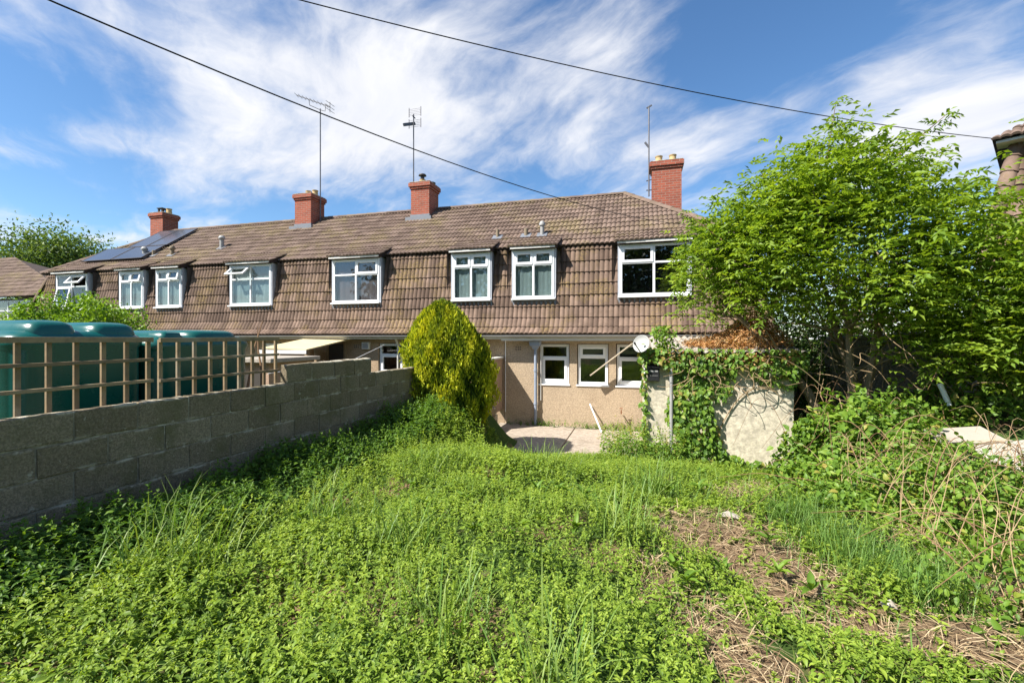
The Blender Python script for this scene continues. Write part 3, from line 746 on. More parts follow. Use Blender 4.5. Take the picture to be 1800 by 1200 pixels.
def block(y, z, L):
    o = bpy.data.objects.new('block', bmeshes[(0 if L > .3 else 3)+random.randrange(3)]); link(o, bw)
    o.location = Vector((-4.1+random.gauss(0, .002), y, z)) - Vector((-4.1, 4.5, .4)); o.rotation_euler = (random.gauss(0, .004), random.gauss(0, .004), random.gauss(0, .003))
for c in range(NC):
    z = ztop-.1125-.225*c; y = Y0 + (.225 if c % 2 else 0)
    if c % 2: block(Y0+.1125, z, .218)
    while y + .45 <= Y1+.01: block(y+.225, z, .443); y += .45
for i in range(4): block(4.52+.225+.45*i-.0, ztop+.1125, .443)

def trellis(y0, y1, n, zb, zt, lab, off):
    x = -4.19
    e = empty('trellis_panel', (x, (y0+y1)/2, zb), lab, 'trellis', 'trellis panels along the wall')
    for i in range(n):
        y = y0+(y1-y0)*i/(n-1); j = random.gauss(0, .004)
        MB().box((x-.012, y-.0165+j, zb), (x+.012, y+.0165+j, zt-.03)).build('upright', wood_m, e, bevel=.002)
    k = 0
    for z in np.arange(zt-.03, zb+.05, -.185):
        s = .021 if k == 0 else .0135
        MB().bar((x+.0255, y0-.02, z+random.gauss(0, .003)), (x+.0255, y1+.02, z+random.gauss(0, .004)-(off if k else 0)), .026, s*2).build('rail', wood_m, e, bevel=.002); k += 1
trellis(.9, 3.03, 13, 1.6, 2.42, 'near trellis panel of weathered brown slats above the wall, left', .0)
trellis(3.13, 4.50, 9, 1.6, 2.415, 'farther trellis panel of weathered slats ending at the raised wall course', .0)
sw = empty('screen_wall', (-3.72, 11.5, 0), 'short rendered boundary wall with coping beside the golden conifer at the house', 'wall')
MB().box((-3.78, 10.95, .4), (-3.66, 12.198, 1.83)).build('wall', pink_m, sw, bevel=.006)
MB().box((-3.82, 10.93, 1.832), (-3.62, 12.196, 1.88)).build('coping', whiteold_m, sw, bevel=.008)
lw = MB()
for c in range(3):
    for k in range(3): lw.box((-3.8, 10.0+k*.45+(c % 2)*.1, -.05+c*.225), (-3.56, 10.44+k*.45+(c % 2)*.1, .165+c*.225))
tag(lw.build('retaining_wall', block_m, bevel=.01), 'low block retaining wall at the patio edge under the conifer', 'wall')

# ------------------------------------------------------------------ oil tanks
def tank(cy, hy, zt, lab, humps):
    e = empty('oil_tank', (-5.28, cy, .55), lab, 'oil tank', 'oil tanks behind the trellis'); cx, hx = -5.28, .68
    lv = [(.7, .06), (.74, .01), (.8, 0), (zt-.16, 0), (zt-.13, -.02), (zt-.1, -.022), (zt-.06, -.005), (zt-.02, .04), (zt, .12), (zt+.005, .3)]
    MB().loft(cx, cy, hx, hy, lv, 56, 7).build('body', tank_m, e, smooth=True)
    for k, (y, w_, h) in enumerate(humps):
        MB().loft(cx-.02, cy+y, hx-.0, w_, [(zt-.12, -.01), (zt-.02, .0), (zt+h*.45, .02), (zt+h*.75, .05), (zt+h*.93, .09), (zt+h, .15)], 48, 6).build('rib', tank_m, e, smooth=True)
    MB().box((cx-.75, cy-hy-.05, .3), (cx+.75, cy+hy+.05, .7)).build('plinth', conc_m, e, bevel=.01)
tank(2.83, .5, 2.47, 'nearer dark teal plastic oil tank with tall rounded ribs, sunlit end at left', [(-.22, .19, .08), (.24, .21, .075)])
tank(3.98, .60, 2.43, 'farther dark teal oil tank with low ribs behind the trellis', [(-.38, .14, .05), (.12, .34, .06)])

# ------------------------------------------------------------------ neighbour's sheds
e = empty('lean_to', (-9.2, 11.2, 0), 'lean-to with yellowed sheet roof against the neighbouring house', 'lean-to')
M = MB(); M.add([(-9.95, 10.2, 2.11), (-8.5, 10.2, 2.07), (-8.5, 12.18, 2.36), (-9.95, 12.18, 2.40), (-9.95, 10.2, 2.14), (-8.5, 10.2, 2.10), (-8.5, 12.18, 2.39), (-9.95, 12.18, 2.43)], [(0,3,2,1),(4,5,6,7),(0,1,5,4),(1,2,6,5),(2,3,7,6),(3,0,4,7)])
M.build('roof', yel_m, e)
MB().box((-9.9, 10.25, 0), (-9.4, 10.35, 2.08)).box((-9.9, 10.36, 0), (-9.8, 12.1, 2.1)).build('wall', pink_m, e)
for x in (-8.62,): MB().box((x, 10.27, 0), (x+.09, 10.36, 2.08)).build('post', wood_m, e)
MB().box((-9.97, 10.12, 1.98), (-8.45, 10.15, 2.08)).build('fascia', whiteold_m, e)
e = empty('coal_shed', (-8.9, 9.1, 0), 'low flat-roofed rendered store seen through the farther trellis', 'shed')
MB().box((-9.75, 8.5, 0), (-8.1, 9.9, 1.84)).build('wall', pink_m, e)
MB().box((-9.9, 8.35, 1.842), (-7.9, 10.0, 1.94)).build('roof', asb_m, e, bevel=.01)
MB().box((-9.0, 8.46, .2), (-8.3, 8.498, 1.6)).build('door', dark_m, e)
for i, (p, q, lab) in enumerate([((-4.5, 4.2, 1.3), (-4.62, 4.75, 2.62), 'taller bare stick leaning beside the trellis end'), ((-4.45, 4.62, 1.3), (-4.85, 4.9, 2.55), 'shorter bare stick crossing the taller one by the trellis')]):
    p = Vector(p); q = Vector(q)
    tag(MB().tube([p, p.lerp(q, .4)+Vector((.02, .01, 0)), p.lerp(q, .75)+Vector((-.02, 0, 0)), q], [.017, .014, .01, .005], 6).build('stick', twig_m, smooth=True), lab, 'stick')
tag(MB().tube([(-4.3, 4.5, 1.97), (-5.5, 8.0, 1.98), (-7.2, 11.9, 2.2)], .006, 5).build('washing_line', white_m), 'thin pale line strung from the trellis end to the neighbouring house', 'line')

# ------------------------------------------------------------------ outbuilding with ivy
sh = empty('outbuilding', (1.3, 9.6, .1), 'ivy-covered cream rendered outbuilding with corrugated roof, right of the windows', 'outbuilding')
SX0, SX1, SY0, SY1 = .1, 2.55, 8.72, 11.7
MB().box((SX0, SY0, -.3), (SX1, SY0+.12, 1.98)).box((SX0, SY0+.121, -.3), (SX0+.12, SY1, 2.2)).box((SX1-.12, SY0+.121, -.3), (SX1, SY1, 2.2)).box((SX0, SY1+.001, -.3), (SX1, SY1+.1, 2.3)).build('wall', shedw_m, sh, bevel=.01)
for k in range(3):   # three corrugated sheets
    xa = SX0-.1+k*.9; rf = MB(); n = 36; 
    for x_i in range(n+1):
        x = xa+x_i*.93/n; z = .022*math.sin(2*math.pi*x/.146)+k*.004
        rf.v += [(x, SY0-.16, 2.16+z), (x, SY1-.2, 2.43+z), (x, SY0-.16, 2.152+z), (x, SY1-.2, 2.422+z)]
    rf.f = [(4*i, 4*i+4, 4*i+5, 4*i+1) for i in range(n)] + [(4*i+2, 4*i+3, 4*i+7, 4*i+6) for i in range(n)] + [(4*i+2, 4*i+6, 4*i+4, 4*i) for i in range(n)]
    rf.build('roof_sheet', asb_m, sh, smooth=True, fixn=False)
MB().box((SX0-.08, SY0-.06, 1.985), (SX1+.08, SY0-.002, 2.13)).build('fascia', wood_m, sh)
MB().tube([(.57, SY0-.12, 2.1), (.57, SY0-.12, .35)], .032, 10).build('drainpipe', gutter_m, sh, smooth=True)
MB().tube([(SX0+.015, SY0-.015, 1.95), (SX0+.015, SY0-.015, .5)], .012, 8).build('conduit', white_m, sh)
pb = empty('letter_box', (.27, SY0, 1.7), 'small black metal letter box fixed to the ivy-covered outbuilding', 'letter box')
MB().box((.17, SY0-.11, 1.62), (.37, SY0-.004, 1.86)).build('body', black_m, pb, bevel=.008)
MB().add([(.155, SY0-.14, 1.865), (.385, SY0-.14, 1.865), (.385, SY0-.004, 1.93), (.155, SY0-.004, 1.93), (.155, SY0-.14, 1.875), (.385, SY0-.14, 1.875), (.385, SY0-.004, 1.94), (.155, SY0-.004, 1.94)], [(0,3,2,1),(4,5,6,7),(0,1,5,4),(1,2,6,5),(2,3,7,6),(3,0,4,7)]).build('lid', black_m, pb)
MB().box((.2, SY0-.116, 1.79), (.34, SY0-.111, 1.815)).box((.2, SY0-.116, 1.72), (.34, SY0-.111, 1.725)).build('slot', gutter_m, pb)
# satellite dish on the corner
sdh = empty('satellite_dish', (.12, 8.65, 2.0), 'pale grey satellite dish at the corner of the outbuilding roof', 'satellite dish')
dc = Vector((.05, 8.5, 2.30)); nrm = Vector((-.45, -.8, .25)).normalized()
q = nrm.to_track_quat('Z', 'Y').to_matrix().to_4x4(); q.translation = dc
pr = [(.02, -.045), (.09, -.038), (.13, -.02), (.158, 0), (.161, .004), (.156, .006), (.13, -.012), (.09, -.03), (.02, -.037)]
dd = MB().lathe(pr, (0, 0, 0), 28, q); dd.build('dish', dish_m, sdh, smooth=True)
MB().bar(dc-nrm*.04, Vector((.14, 8.64, 2.12)), .03, .03).build('bracket', gutter_m, sdh)
MB().bar(Vector((.14, 8.64, 2.16)), Vector((.14, 8.655, 1.98)), .035, .035).build('mount', gutter_m, sdh)
MB().bar(dc+nrm*.0+Vector((0, 0, -.17)), dc+nrm*.22+Vector((0, 0, -.06)), .015, .015).build('arm', gutter_m, sdh)
MB().bar(dc+nrm*.2+Vector((0, 0, -.07)), dc+nrm*.25+Vector((0, 0, -.04)), .03, .03).build('receiver', black_m, sdh, bevel=.008)
# loose planks and pipes by the house
tag(MB().bar((-.02, 11.9, 2.36), (-1.2, 11.92, 1.43), .035, .095, (0, -1, 0)).build('fallen_board', woodg_m, bevel=.006), 'weathered board hanging diagonally across the ground floor windows', 'board')
tag(MB().tube([(-1.23, 12.14, .66), (-.88, 11.55, .05)], .018, 8).build('white_pipe', white_m), 'thin white pipe leaning against the pebbledash below the windows', 'pipe')
tp = MB().tube([(-.42, 12.15, .46), (-.42, 12.0, .46), (-.42, 12.0, .56)], .016, 8); tp.tube([(-.46, 12.0, .6), (-.38, 12.0, .6)], .012, 6)
tag(tp.build('garden_tap', rust_m, smooth=True), 'small dark outside tap low on the pebbledash wall', 'tap')

# ------------------------------------------------------------------ house at the right edge, house at the left edge
nh = empty('neighbouring_house', (6.4, 10.6, 1.4), 'brown tiled mansard corner of the next house at the right edge', 'house')
NX, NY, NZ0, NZ1 = 6.35, 10.55, 3.75, 6.1
MB().box((NX+.15, NY+.3, .6), (12, 18, 4.2)).build('wall', greyr_m, nh)
u = Vector((0, .62, NZ1-NZ0)); sl = MB().add([(NX, NY+.03, NZ0), (12, NY+.03, NZ0), (12, NY+.65, NZ1), (NX+.45, NY+.65, NZ1)], [(0, 1, 2, 3)])
sl.add([(NX, NY+.03, NZ0), (NX, 18, NZ0), (NX+.45, 17.5, NZ1), (NX+.45, NY+.65, NZ1)], [(3, 2, 1, 0)])
sl = sl.build('mansard_slope', under_m, nh, fixn=False)
hipn = Vector((0, .62, NZ1-NZ0)).normalized().cross(Vector((.45, .62, NZ1-NZ0)).normalized()); pn = Vector((-(NZ1-NZ0), 0, .45)).normalized()
tile_field(sl, 'mansard_tile', (NX-.1, NY, NZ0), (1, 0, 0), u, 14, 8, .305, tile_wall_m, planes=[((NX, NY, NZ0), tuple(pn)), ((0, 0, NZ1), (0, 0, 1))])
p = Vector((NX+.03, NY-.02, NZ0)); q = Vector((NX+.47, NY+.6, NZ1-.02)); d = (q-p).normalized(); n = 8
sxv = Vector((1, -1, 0)).normalized()
for i in range(n):
    a = p.lerp(q, i/n); b = p.lerp(q, (i+1.08)/n)
    MB().tube([a+d*0, b], [.135, .115], 10).build('hip_tile', tile_wall_m, sl, smooth=True)
MB().tube([q-d*.15, q+d*.12], .118, 12).build('hip_flashing', lead_m, sl, smooth=True)
r = MB().add([(NX+.15, NY+.2, NZ1+.02), (12, NY+.2, NZ1+.02), (12, NY+3.2, NZ1+2.1), (NX+3.2, NY+3.2, NZ1+2.1), (NX+.15, 18, NZ1+.02)], [(0, 1, 2, 3), (4, 0, 3)])
rr = r.build('roof', under_m, nh, fixn=False)
tile_field(rr, 'roof_tile', (NX, NY+.17, NZ1), (1, 0, 0), (0, 3, 2.08), 14, 5, .325, tile_roof_m, planes=[((NX+.18, NY+.2, 0), (-1, 1, 0))])
MB().box((NX+.2, NY+.24, NZ1-.05), (12, NY+.66, NZ1-.005)).build('soffit', whiteold_m, nh)
nh.rotation_euler.z = R(-34); nh.location.x -= .15
lh = empty('hipped_house', (-33, 18.5, 0), 'brown-roofed house with white windows at the far left edge', 'house')
MB().box((-40, 16.4, 0), (-28, 21.2, 3.9)).build('wall', dash_m, lh)
r = MB().add([(-40.5, 16.0, 4.55), (-27.5, 16.0, 4.55), (-27.5, 21.6, 4.55), (-37.0, 18.8, 7.3), (-40.5, 18.8, 7.3), (-40.5, 21.6, 4.55)], [(0, 1, 3, 4), (1, 2, 3), (2, 5, 4, 3)]).build('roof', under_m, lh, fixn=False)
tile_field(r, 'roof_tile', (-40.4, 15.98, 4.57), (1, 0, 0), (0, 2.8, 2.75), 50, 12, .33, tile_roof_m, tile_roof_s, planes=[((-27.48, 16, 0), (2.8, 9.5, 0)), ((0, 18.78, 0), (0, 1, 0))], rows_obj=5)
MB().box((-40, 16.3, 3.905), (-27.9, 16.6, 4.5)).build('fascia', greyr_m, lh)
window(lh, -33.4, -30.75, 2.6, 4.4, 16.26, cols=3, top=.3)

gw = empty('boundary_wall', (4.9, 10.2, .9), 'grey rendered garden wall in deep shade under the big tree', 'wall')
MB().bar((3.5, 9.95, 1.4), (6.7, 10.6, 1.6), .16, 1.9).build('wall', greyr_m, gw)
MB().bar((3.46, 9.94, 2.38), (6.74, 10.61, 2.58), .24, .07).build('coping', greyr_m, gw, bevel=.01)
# ------------------------------------------------------------------ leaves
LEAF2 = (np.array([[0, 0, 0], [.5, .42, .12], [0, 1, -.12], [-.5, .42, .12], ]), [(0, 1, 2), (0, 2, 3)])
LEAF4 = (np.array([[0, 0, 0], [.42, .28, .10], [.34, .62, .06], [0, 1, -.22], [-.34, .62, .06], [-.42, .28, .10], [0, .3, 0], [0, .65, -.04]]), [(0, 1, 6), (6, 1, 2, 7), (7, 2, 3), (0, 6, 5), (5, 6, 7, 4), (4, 7, 3)])
BLADE = (np.array([[-.5, 0, 0], [.5, 0, 0], [-.42, .4, .05], [.42, .4, .05], [-.3, .75, -.02], [.3, .75, -.02], [0, 1, -.2]]), [(0, 1, 3, 2), (2, 3, 5, 4), (4, 5, 6)])
def cloud(name, P, D, U, L, W, tint, mat, parent=None, tpl=LEAF2, extra=None):
    """leaves at P, growing along D, face normal about U, length L, width W"""
    P = np.asarray(P, float); N = len(P)
    D = D/np.linalg.norm(D, axis=1, keepdims=True)
    S = np.cross(D, U); S /= np.maximum(np.linalg.norm(S, axis=1, keepdims=True), 1e-6); Un = np.cross(S, D)
    V, Fs = tpl; k = len(V)
    L = np.broadcast_to(L, N)[:, None, None]; W = np.broadcast_to(W, N)[:, None, None]
    pts = P[:, None, :] + S[:, None, :]*V[None, :, 0:1]*W + D[:, None, :]*V[None, :, 1:2]*L + Un[:, None, :]*V[None, :, 2:3]*L
    verts = pts.reshape(-1, 3)
    if parent is not None and parent.name in M_WORLD:
        verts = verts - np.array(M_WORLD[parent.name].translation)
    loops = []; tot = []
    base = (np.arange(N)*k)[:, None]
    allf = []; sizes = []
    for f in Fs: allf.append(base+np.array(f)[None, :]); sizes.append(len(f))
    li = np.concatenate(allf, axis=1).reshape(-1); sz = np.tile(np.array(sizes), N)
    st = np.concatenate([[0], np.cumsum(sz)[:-1]])
    me = bpy.data.meshes.new(name); me.vertices.add(len(verts)); me.vertices.foreach_set('co', verts.ravel())
    me.loops.add(len(li)); me.loops.foreach_set('vertex_index', li.astype(np.int32))
    me.polygons.add(len(sz)); me.polygons.foreach_set('loop_start', st.astype(np.int32))
    try: me.polygons.foreach_set('loop_total', sz.astype(np.int32))
    except Exception: pass
    me.update(calc_edges=True)
    at = me.attributes.new('tint', 'FLOAT', 'POINT'); at.data.foreach_set('value', np.repeat(np.clip(tint, 0, 1), k).astype(np.float32))
    me.materials.append(mat)
    o = bpy.data.objects.new(name, me); link(o, parent); M_WORLD[o.name] = M_WORLD.get(parent.name, Matrix()) if parent else Matrix()
    o['kind'] = 'stuff'
    return o
def unit(n): v = rng.normal(size=(n, 3)); return v/np.linalg.norm(v, axis=1, keepdims=True)

def curve(pts, n=14):
    pts = [Vector(p) for p in pts]; q = [pts[0]*2-pts[1]]+pts+[pts[-1]*2-pts[-2]]; out = []; S = len(pts)-1
    for i in range(n+1):
        u = i/n*S; k = min(int(u), S-1); t = u-k; a, b, c, d = q[k:k+4]
        out.append(.5*((2*b)+(c-a)*t+(2*a-5*b+4*c-d)*t*t+(3*b-a-3*c+d)*t**3))
    return out
def taper(r0, r1, n=14): return [r0+(r1-r0)*i/n for i in range(n+1)]
# ---- nettle sprigs
def nettles(name, X, Y, H, S, mat, label, tpl=LEAF2, base_t=.5):
    n = len(X); Z = terrain(X, Y); lean = rng.normal(0, .16, (n, 2))
    Ps = []; Ds = []; Us = []; Ls = []; Ws = []; Ts = []
    az0 = rng.uniform(0, 6.28, n); t0 = np.clip(rng.normal(base_t, .18, n), 0, 1)
    for lev in range(5):
        f = [.38, .58, .76, .9, 1.0][lev]; ln = [.8, 1.0, .95, .7, .42][lev]; pitch = [-.35, -.25, -.08, .25, .8][lev]
        for side in range(2 if lev < 4 else 4):
            a = az0 + lev*1.571 + (side*math.pi if lev < 4 else side*1.571) + rng.normal(0, .35, n)
            pt = pitch + rng.normal(0, .3, n)
            D = np.stack([np.cos(a)*np.cos(pt), np.sin(a)*np.cos(pt), np.sin(pt)], 1)
            P = np.stack([X+lean[:, 0]*H*f, Y+lean[:, 1]*H*f, Z+H*f*rng.uniform(.94, 1.06, n)], 1)
            U = np.stack([-np.cos(a)*np.sin(pt)+rng.normal(0, .25, n), -np.sin(a)*np.sin(pt)+rng.normal(0, .25, n), np.cos(pt)], 1)
            L = S*ln*rng.uniform(.75, 1.2, n)
            Ps.append(P); Ds.append(D); Us.append(U); Ls.append(L); Ws.append(L*rng.uniform(.42, .62, n)); Ts.append(np.clip(t0 + [-.18, -.05, .05, .15, .28][lev] + rng.normal(0, .12, n), 0, 1))
    o = cloud(name, np.concatenate(Ps), np.concatenate(Ds), np.concatenate(Us), np.concatenate(Ls), np.concatenate(Ws), np.concatenate(Ts), mat, tpl=tpl)
    return tag(o, label, 'weeds', kind='stuff')
def blot(X, Y, c):     # soft elliptical patches: (x,y,rx,ry)
    v = np.zeros_like(X)
    for x, y, rx, ry in c: v = np.maximum(v, np.clip(1.35-np.hypot((X-x)/rx, (Y-y)/ry), 0, 1))
    return np.clip(v*1.8, 0, 1)
STRAW = [(.65, 3.85, .5, .42), (.9, 3.4, .35, .35), (.38, 2.7, .22, .28), (.5, 2.35, .2, .28), (1.05, 2.9, .32, .16), (1.15, 4.95, .42, .22), (.1, 3.1, .12, .3), (1.6, 2.75, .4, .22), (1.75, 2.2, .35, .25), (2.2, 3.4, .4, .3), (2.1, 4.1, .3, .25), (1.35, 5.6, .4, .35)]
BARE = [(.72, 3.75, .28, .25), (.98, 2.93, .26, .12), (1.3, 5.2, .3, .2), (.42, 2.5, .12, .2)]
def inlawn(X, Y):
    c = (X > -3.98) & (X < 3.6)
    pat = (Y > 9.05) & (X > -3.5) & (X < .1)
    shd = (Y > 8.68) & (X > .05) & (X < 2.6)
    return c & ~pat & ~shd & (Y < 12)
vn = lambda X, Y: .5+.25*np.sin(X*1.7+Y*.9+.4)+.25*np.sin(X*.8-Y*2.1+1.3)
n = 38000; X = rng.uniform(-4, 3.4, n); Y = rng.uniform(.7, 9.6, n)**1.0
dd_ = np.hypot(X, Y); keep = inlawn(X, Y) & (rng.random(n) > .8*blot(X, Y, STRAW)) & (rng.random(n) < np.clip(1.15-.07*dd_, .4, 1))
keep &= (X*(-.267)+Y*.9636 > .8) & ~((X > 1.5) & (rng.random(n) < .55))
X, Y = X[keep], Y[keep]; dd_ = dd_[keep]
side = sst(-2.6, -3.5, X); H = (.10+.13*vn(X, Y)+.05*np.sin(X*4.1+Y*2.7)*np.sin(Y*5.3-X*1.3)+(.10+.12*sst(4.5, 6.5, Y)-.1*sst(7, 8.2, Y))*side)*rng.uniform(.7, 1.25, len(X)); H *= 1-.45*sst(5.5, 9, Y)*(1-side); H *= 1-.5*blot(X, Y, STRAW)
S = (.029+.018*side+.014*vn(Y, X))*rng.uniform(.65, 1.55, len(X))*(1+.03*np.maximum(dd_-3, 0)); H = np.where(X > .2, H*.8, H)
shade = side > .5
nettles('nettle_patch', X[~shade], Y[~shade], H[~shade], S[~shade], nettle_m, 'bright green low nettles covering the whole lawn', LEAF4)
nettles('nettle_border', X[shade], Y[shade], H[shade], S[shade]*1.1, nettled_m, 'taller nettles tinted darker for the wall shade, growing along the foot of the block wall', LEAF4, .4)
# clump of tall nettles under the conifer and by the patio
n = 800; X = rng.uniform(-3.8, -2.1, n); Y = rng.uniform(6.7, 8.6, n); k = (X < -2.3-.4*(Y-6.7)) ; X, Y = X[k], Y[k]
nettles('nettle_clump', X, Y, rng.uniform(.18, .36, len(X)), rng.uniform(.055, .08, len(X)), nettle_m, 'tall nettle clump at the foot of the golden conifer', LEAF4, .5)
n = 700; X = rng.uniform(-1.1, .75, n); Y = rng.uniform(7.6, 9.9, n); k = (X > -.75+.3*np.abs(Y-8.9)) & ~((X > .0) & (Y > 8.6)); X, Y = X[k], Y[k]
nettles('willowherb', X, Y, rng.uniform(.3, .75, len(X)), rng.uniform(.06, .085, len(X)), bram_m, 'upright leafy weeds at the left foot of the outbuilding', LEAF4, .55)
n = 120; X = rng.uniform(-3.5, .1, n); Y = rng.uniform(11.95, 12.14, n)
nettles('wall_foot_weeds', X, Y, rng.uniform(.1, .24, n), rng.uniform(.05, .07, n), nettled_m, 'thin line of weeds where the patio meets the house wall', LEAF2, .5)

n = 70; cx_ = rng.uniform(-3.3, 2.6, n); cy_ = rng.uniform(2.9, 6.5, n); Ps = []; Ds = []; Us = []; Ls = []; Ts = []
for x, y in zip(cx_, cy_):
    k = rng.integers(5, 9); a = rng.uniform(0, 6.28, k); pt = rng.uniform(.2, 1.0, k); q = rng.uniform(.3, .6)
    Ps.append(np.stack([np.full(k, x), np.full(k, y), np.full(k, float(terrain(x, y))+.1)], 1)); Ds.append(np.stack([np.cos(a)*np.cos(pt), np.sin(a)*np.cos(pt), np.sin(pt)], 1))
    Us.append(np.stack([-np.cos(a)*np.sin(pt), -np.sin(a)*np.sin(pt), np.cos(pt)], 1)+rng.normal(0, .15, (k, 3))); Ls.append(rng.uniform(.08, .15, k)); Ts.append(rng.normal(q, .1, k))
L = np.concatenate(Ls); tag(cloud('dock_leaves', np.concatenate(Ps), np.concatenate(Ds), np.concatenate(Us), L, L*.38, np.concatenate(Ts), bram_m, None, LEAF4), 'broad dock leaves scattered among the nettles', 'weeds', kind='stuff')
# ---- grass and straw
def blades(name, X, Y, Z, L, W, pitch, mat, label, tint, curve=.3, az=None, kind='stuff', parent=None, cat='grass'):
    n = len(X); a = rng.uniform(0, 6.28, n) if az is None else az
    D = np.stack([np.cos(a)*np.cos(pitch), np.sin(a)*np.cos(pitch), np.sin(pitch)], 1); U = np.stack([np.cos(a)*-np.sin(pitch), np.sin(a)*-np.sin(pitch), np.cos(pitch)], 1)+rng.normal(0, .2, (n, 3))
    o = cloud(name, np.stack([X, Y, Z], 1), D, U, L, W, tint, mat, parent, BLADE)
    return tag(o, label, cat if parent is None else None, kind=kind)
def tufts(cs, per, spread):
    X = []; Y = []
    for x, y in cs: X.append(rng.normal(x, spread, per)); Y.append(rng.normal(y, spread, per))
    return np.concatenate(X), np.concatenate(Y)
n = 8000; X = rng.uniform(-4, 3.2, n); Y = rng.uniform(.8, 9.2, n); k = inlawn(X, Y) & (rng.random(n) > .5*blot(X, Y, STRAW)); X, Y = X[k], Y[k]; n = len(X)
blades('grass', X, Y, terrain(X, Y)+.02, rng.uniform(.10, .27, n), rng.uniform(.004, .008, n), rng.uniform(.5, 1.4, n), grass_m, 'thin grass blades scattered through the nettles', rng.random(n))
X, Y = tufts([(1.35, 3.75), (1.5, 3.45), (1.25, 4.1), (1.62, 3.2)], 420, .13); n = len(X)
blades('grass_tuft', X, Y, terrain(X, Y), rng.uniform(.18, .36, n), rng.uniform(.003, .006, n), rng.uniform(.8, 1.45, n), grass_m, 'soft pale green grass tuft beside the bare straw patch', rng.uniform(.1, .7, n))
X, Y = tufts([(-2.95, 2.05), (-2.7, 2.2), (-3.1, 2.5), (-.9, 2.1), (-2.2, 4.6), (.1, 4.6), (-.3, 1.7), (-1.6, 2.9), (-.1, 3.5), (-2.5, 3.2), (-1.1, 5.4)], 60, .11); n = len(X)
blades('long_grass', X, Y, terrain(X, Y), rng.uniform(.3, .55, n), rng.uniform(.006, .011, n), rng.uniform(.8, 1.5, n), grass_m, 'long arching grass blades at the edge of the wall shadow', rng.uniform(.4, 1, n))
n = 26000; X = rng.uniform(-.3, 3.0, n); Y = rng.uniform(1.7, 6.4, n); k = rng.random(n) < np.maximum(.6*blot(X, Y, STRAW), .16*(X > .9)); X, Y = X[k], Y[k]; n = len(X)
blades('straw', X, Y, terrain(X, Y)+rng.uniform(.008, .06, n), rng.uniform(.06, .26, n), rng.uniform(.003, .007, n), rng.normal(0, .14, n), straw_m, 'flattened dry straw over the bare patches on the right', rng.random(n))
def patch(x, y, rx, ry):
    m = MB(); N = 22; Rn = 5; m.v.append((x, y, float(terrain(x, y))+.012))
    ph = random.random()*6
    for r in range(1, Rn+1):
        for j in range(N):
            a = 2*math.pi*j/N; q = r/Rn*(1+.22*math.sin(3*a+ph)+.12*math.sin(7*a)); xx, yy = x+rx*q*math.cos(a), y+ry*q*math.sin(a)
            m.v.append((xx, yy, float(terrain(xx, yy))+.012*(1-(r == Rn)*2)))
    m.f = [(0, 1+j, 1+(j+1) % N) for j in range(N)] + [(1+(r-1)*N+j, 1+r*N+j, 1+r*N+(j+1) % N, 1+(r-1)*N+(j+1) % N) for r in range(1, Rn) for j in range(N)]
    return m
m = MB()
for s in STRAW: q = patch(*s); m.add(q.v, q.f)
tag(m.build('soil', soil_m, smooth=True, fixn=False), kind='structure')
for i, (x, y, s, lab) in enumerate([(.72, 4.12, .09, 'white scrap of rubbish lying at the back of the straw patch'), (1.62, 5.0, .07, 'white scrap of rubbish in the weeds before the bramble mound'), (1.36, 3.02, .045, 'small pale stone at the edge of the bare soil')]):
    m = MB(); zz = float(terrain(x, y))+.03
    for j in range(9):
        a = 6.28*j/9; rr_ = s*random.uniform(.6, 1.1); m.v += [(x+rr_*math.cos(a), y+rr_*.6*math.sin(a), zz+random.uniform(.0, .03))]
    m.v += [(x, y, zz+.05), (x, y, zz-.02)]; m.f = [(j, (j+1) % 9, 9) for j in range(9)] + [((j+1) % 9, j, 10) for j in range(9)]
    tag(m.build('litter' if i < 2 else 'stone', board_m), lab, 'litter' if i < 2 else 'stone')

# ---- conifer
cf = empty('golden_conifer', (-3.6, 8.45, .8), 'egg-shaped golden yellow conifer at the end of the block wall', 'conifer')
def egg(n, h=2.35, r=.82):
    t = rng.random(n)**.8; a = rng.uniform(0, 6.28, n)
    prof = np.interp(t, [0, .06, .2, .42, .62, .8, .92, 1], [.5, .7, .92, 1, .93, .70, .44, .1])
    lob = 1+.09*np.sin(3*a+4*t)+.06*np.sin(7*a-9*t)+.05*np.sin(11*a+17*t)
    rr = r*prof*lob
    return a, t, np.stack([rr*np.cos(a), rr*np.sin(a), t*h], 1)
n = 34000; a, t, P = egg(n); dep = rng.random(n)**2*.28
cl = np.sin(9*a+5*t)*np.sin(19*t+2*a)+.6*np.sin(15*a-11*t)*np.sin(31*t-4*a); P[:, :2] *= (1-dep+.055*cl)[:, None]; P[:, 0] += .22*(1-t)-.15*t*.6 - .02; P += np.array([-3.7, 8.45, .72])
out = np.stack([np.cos(a), np.sin(a), np.zeros(n)], 1)
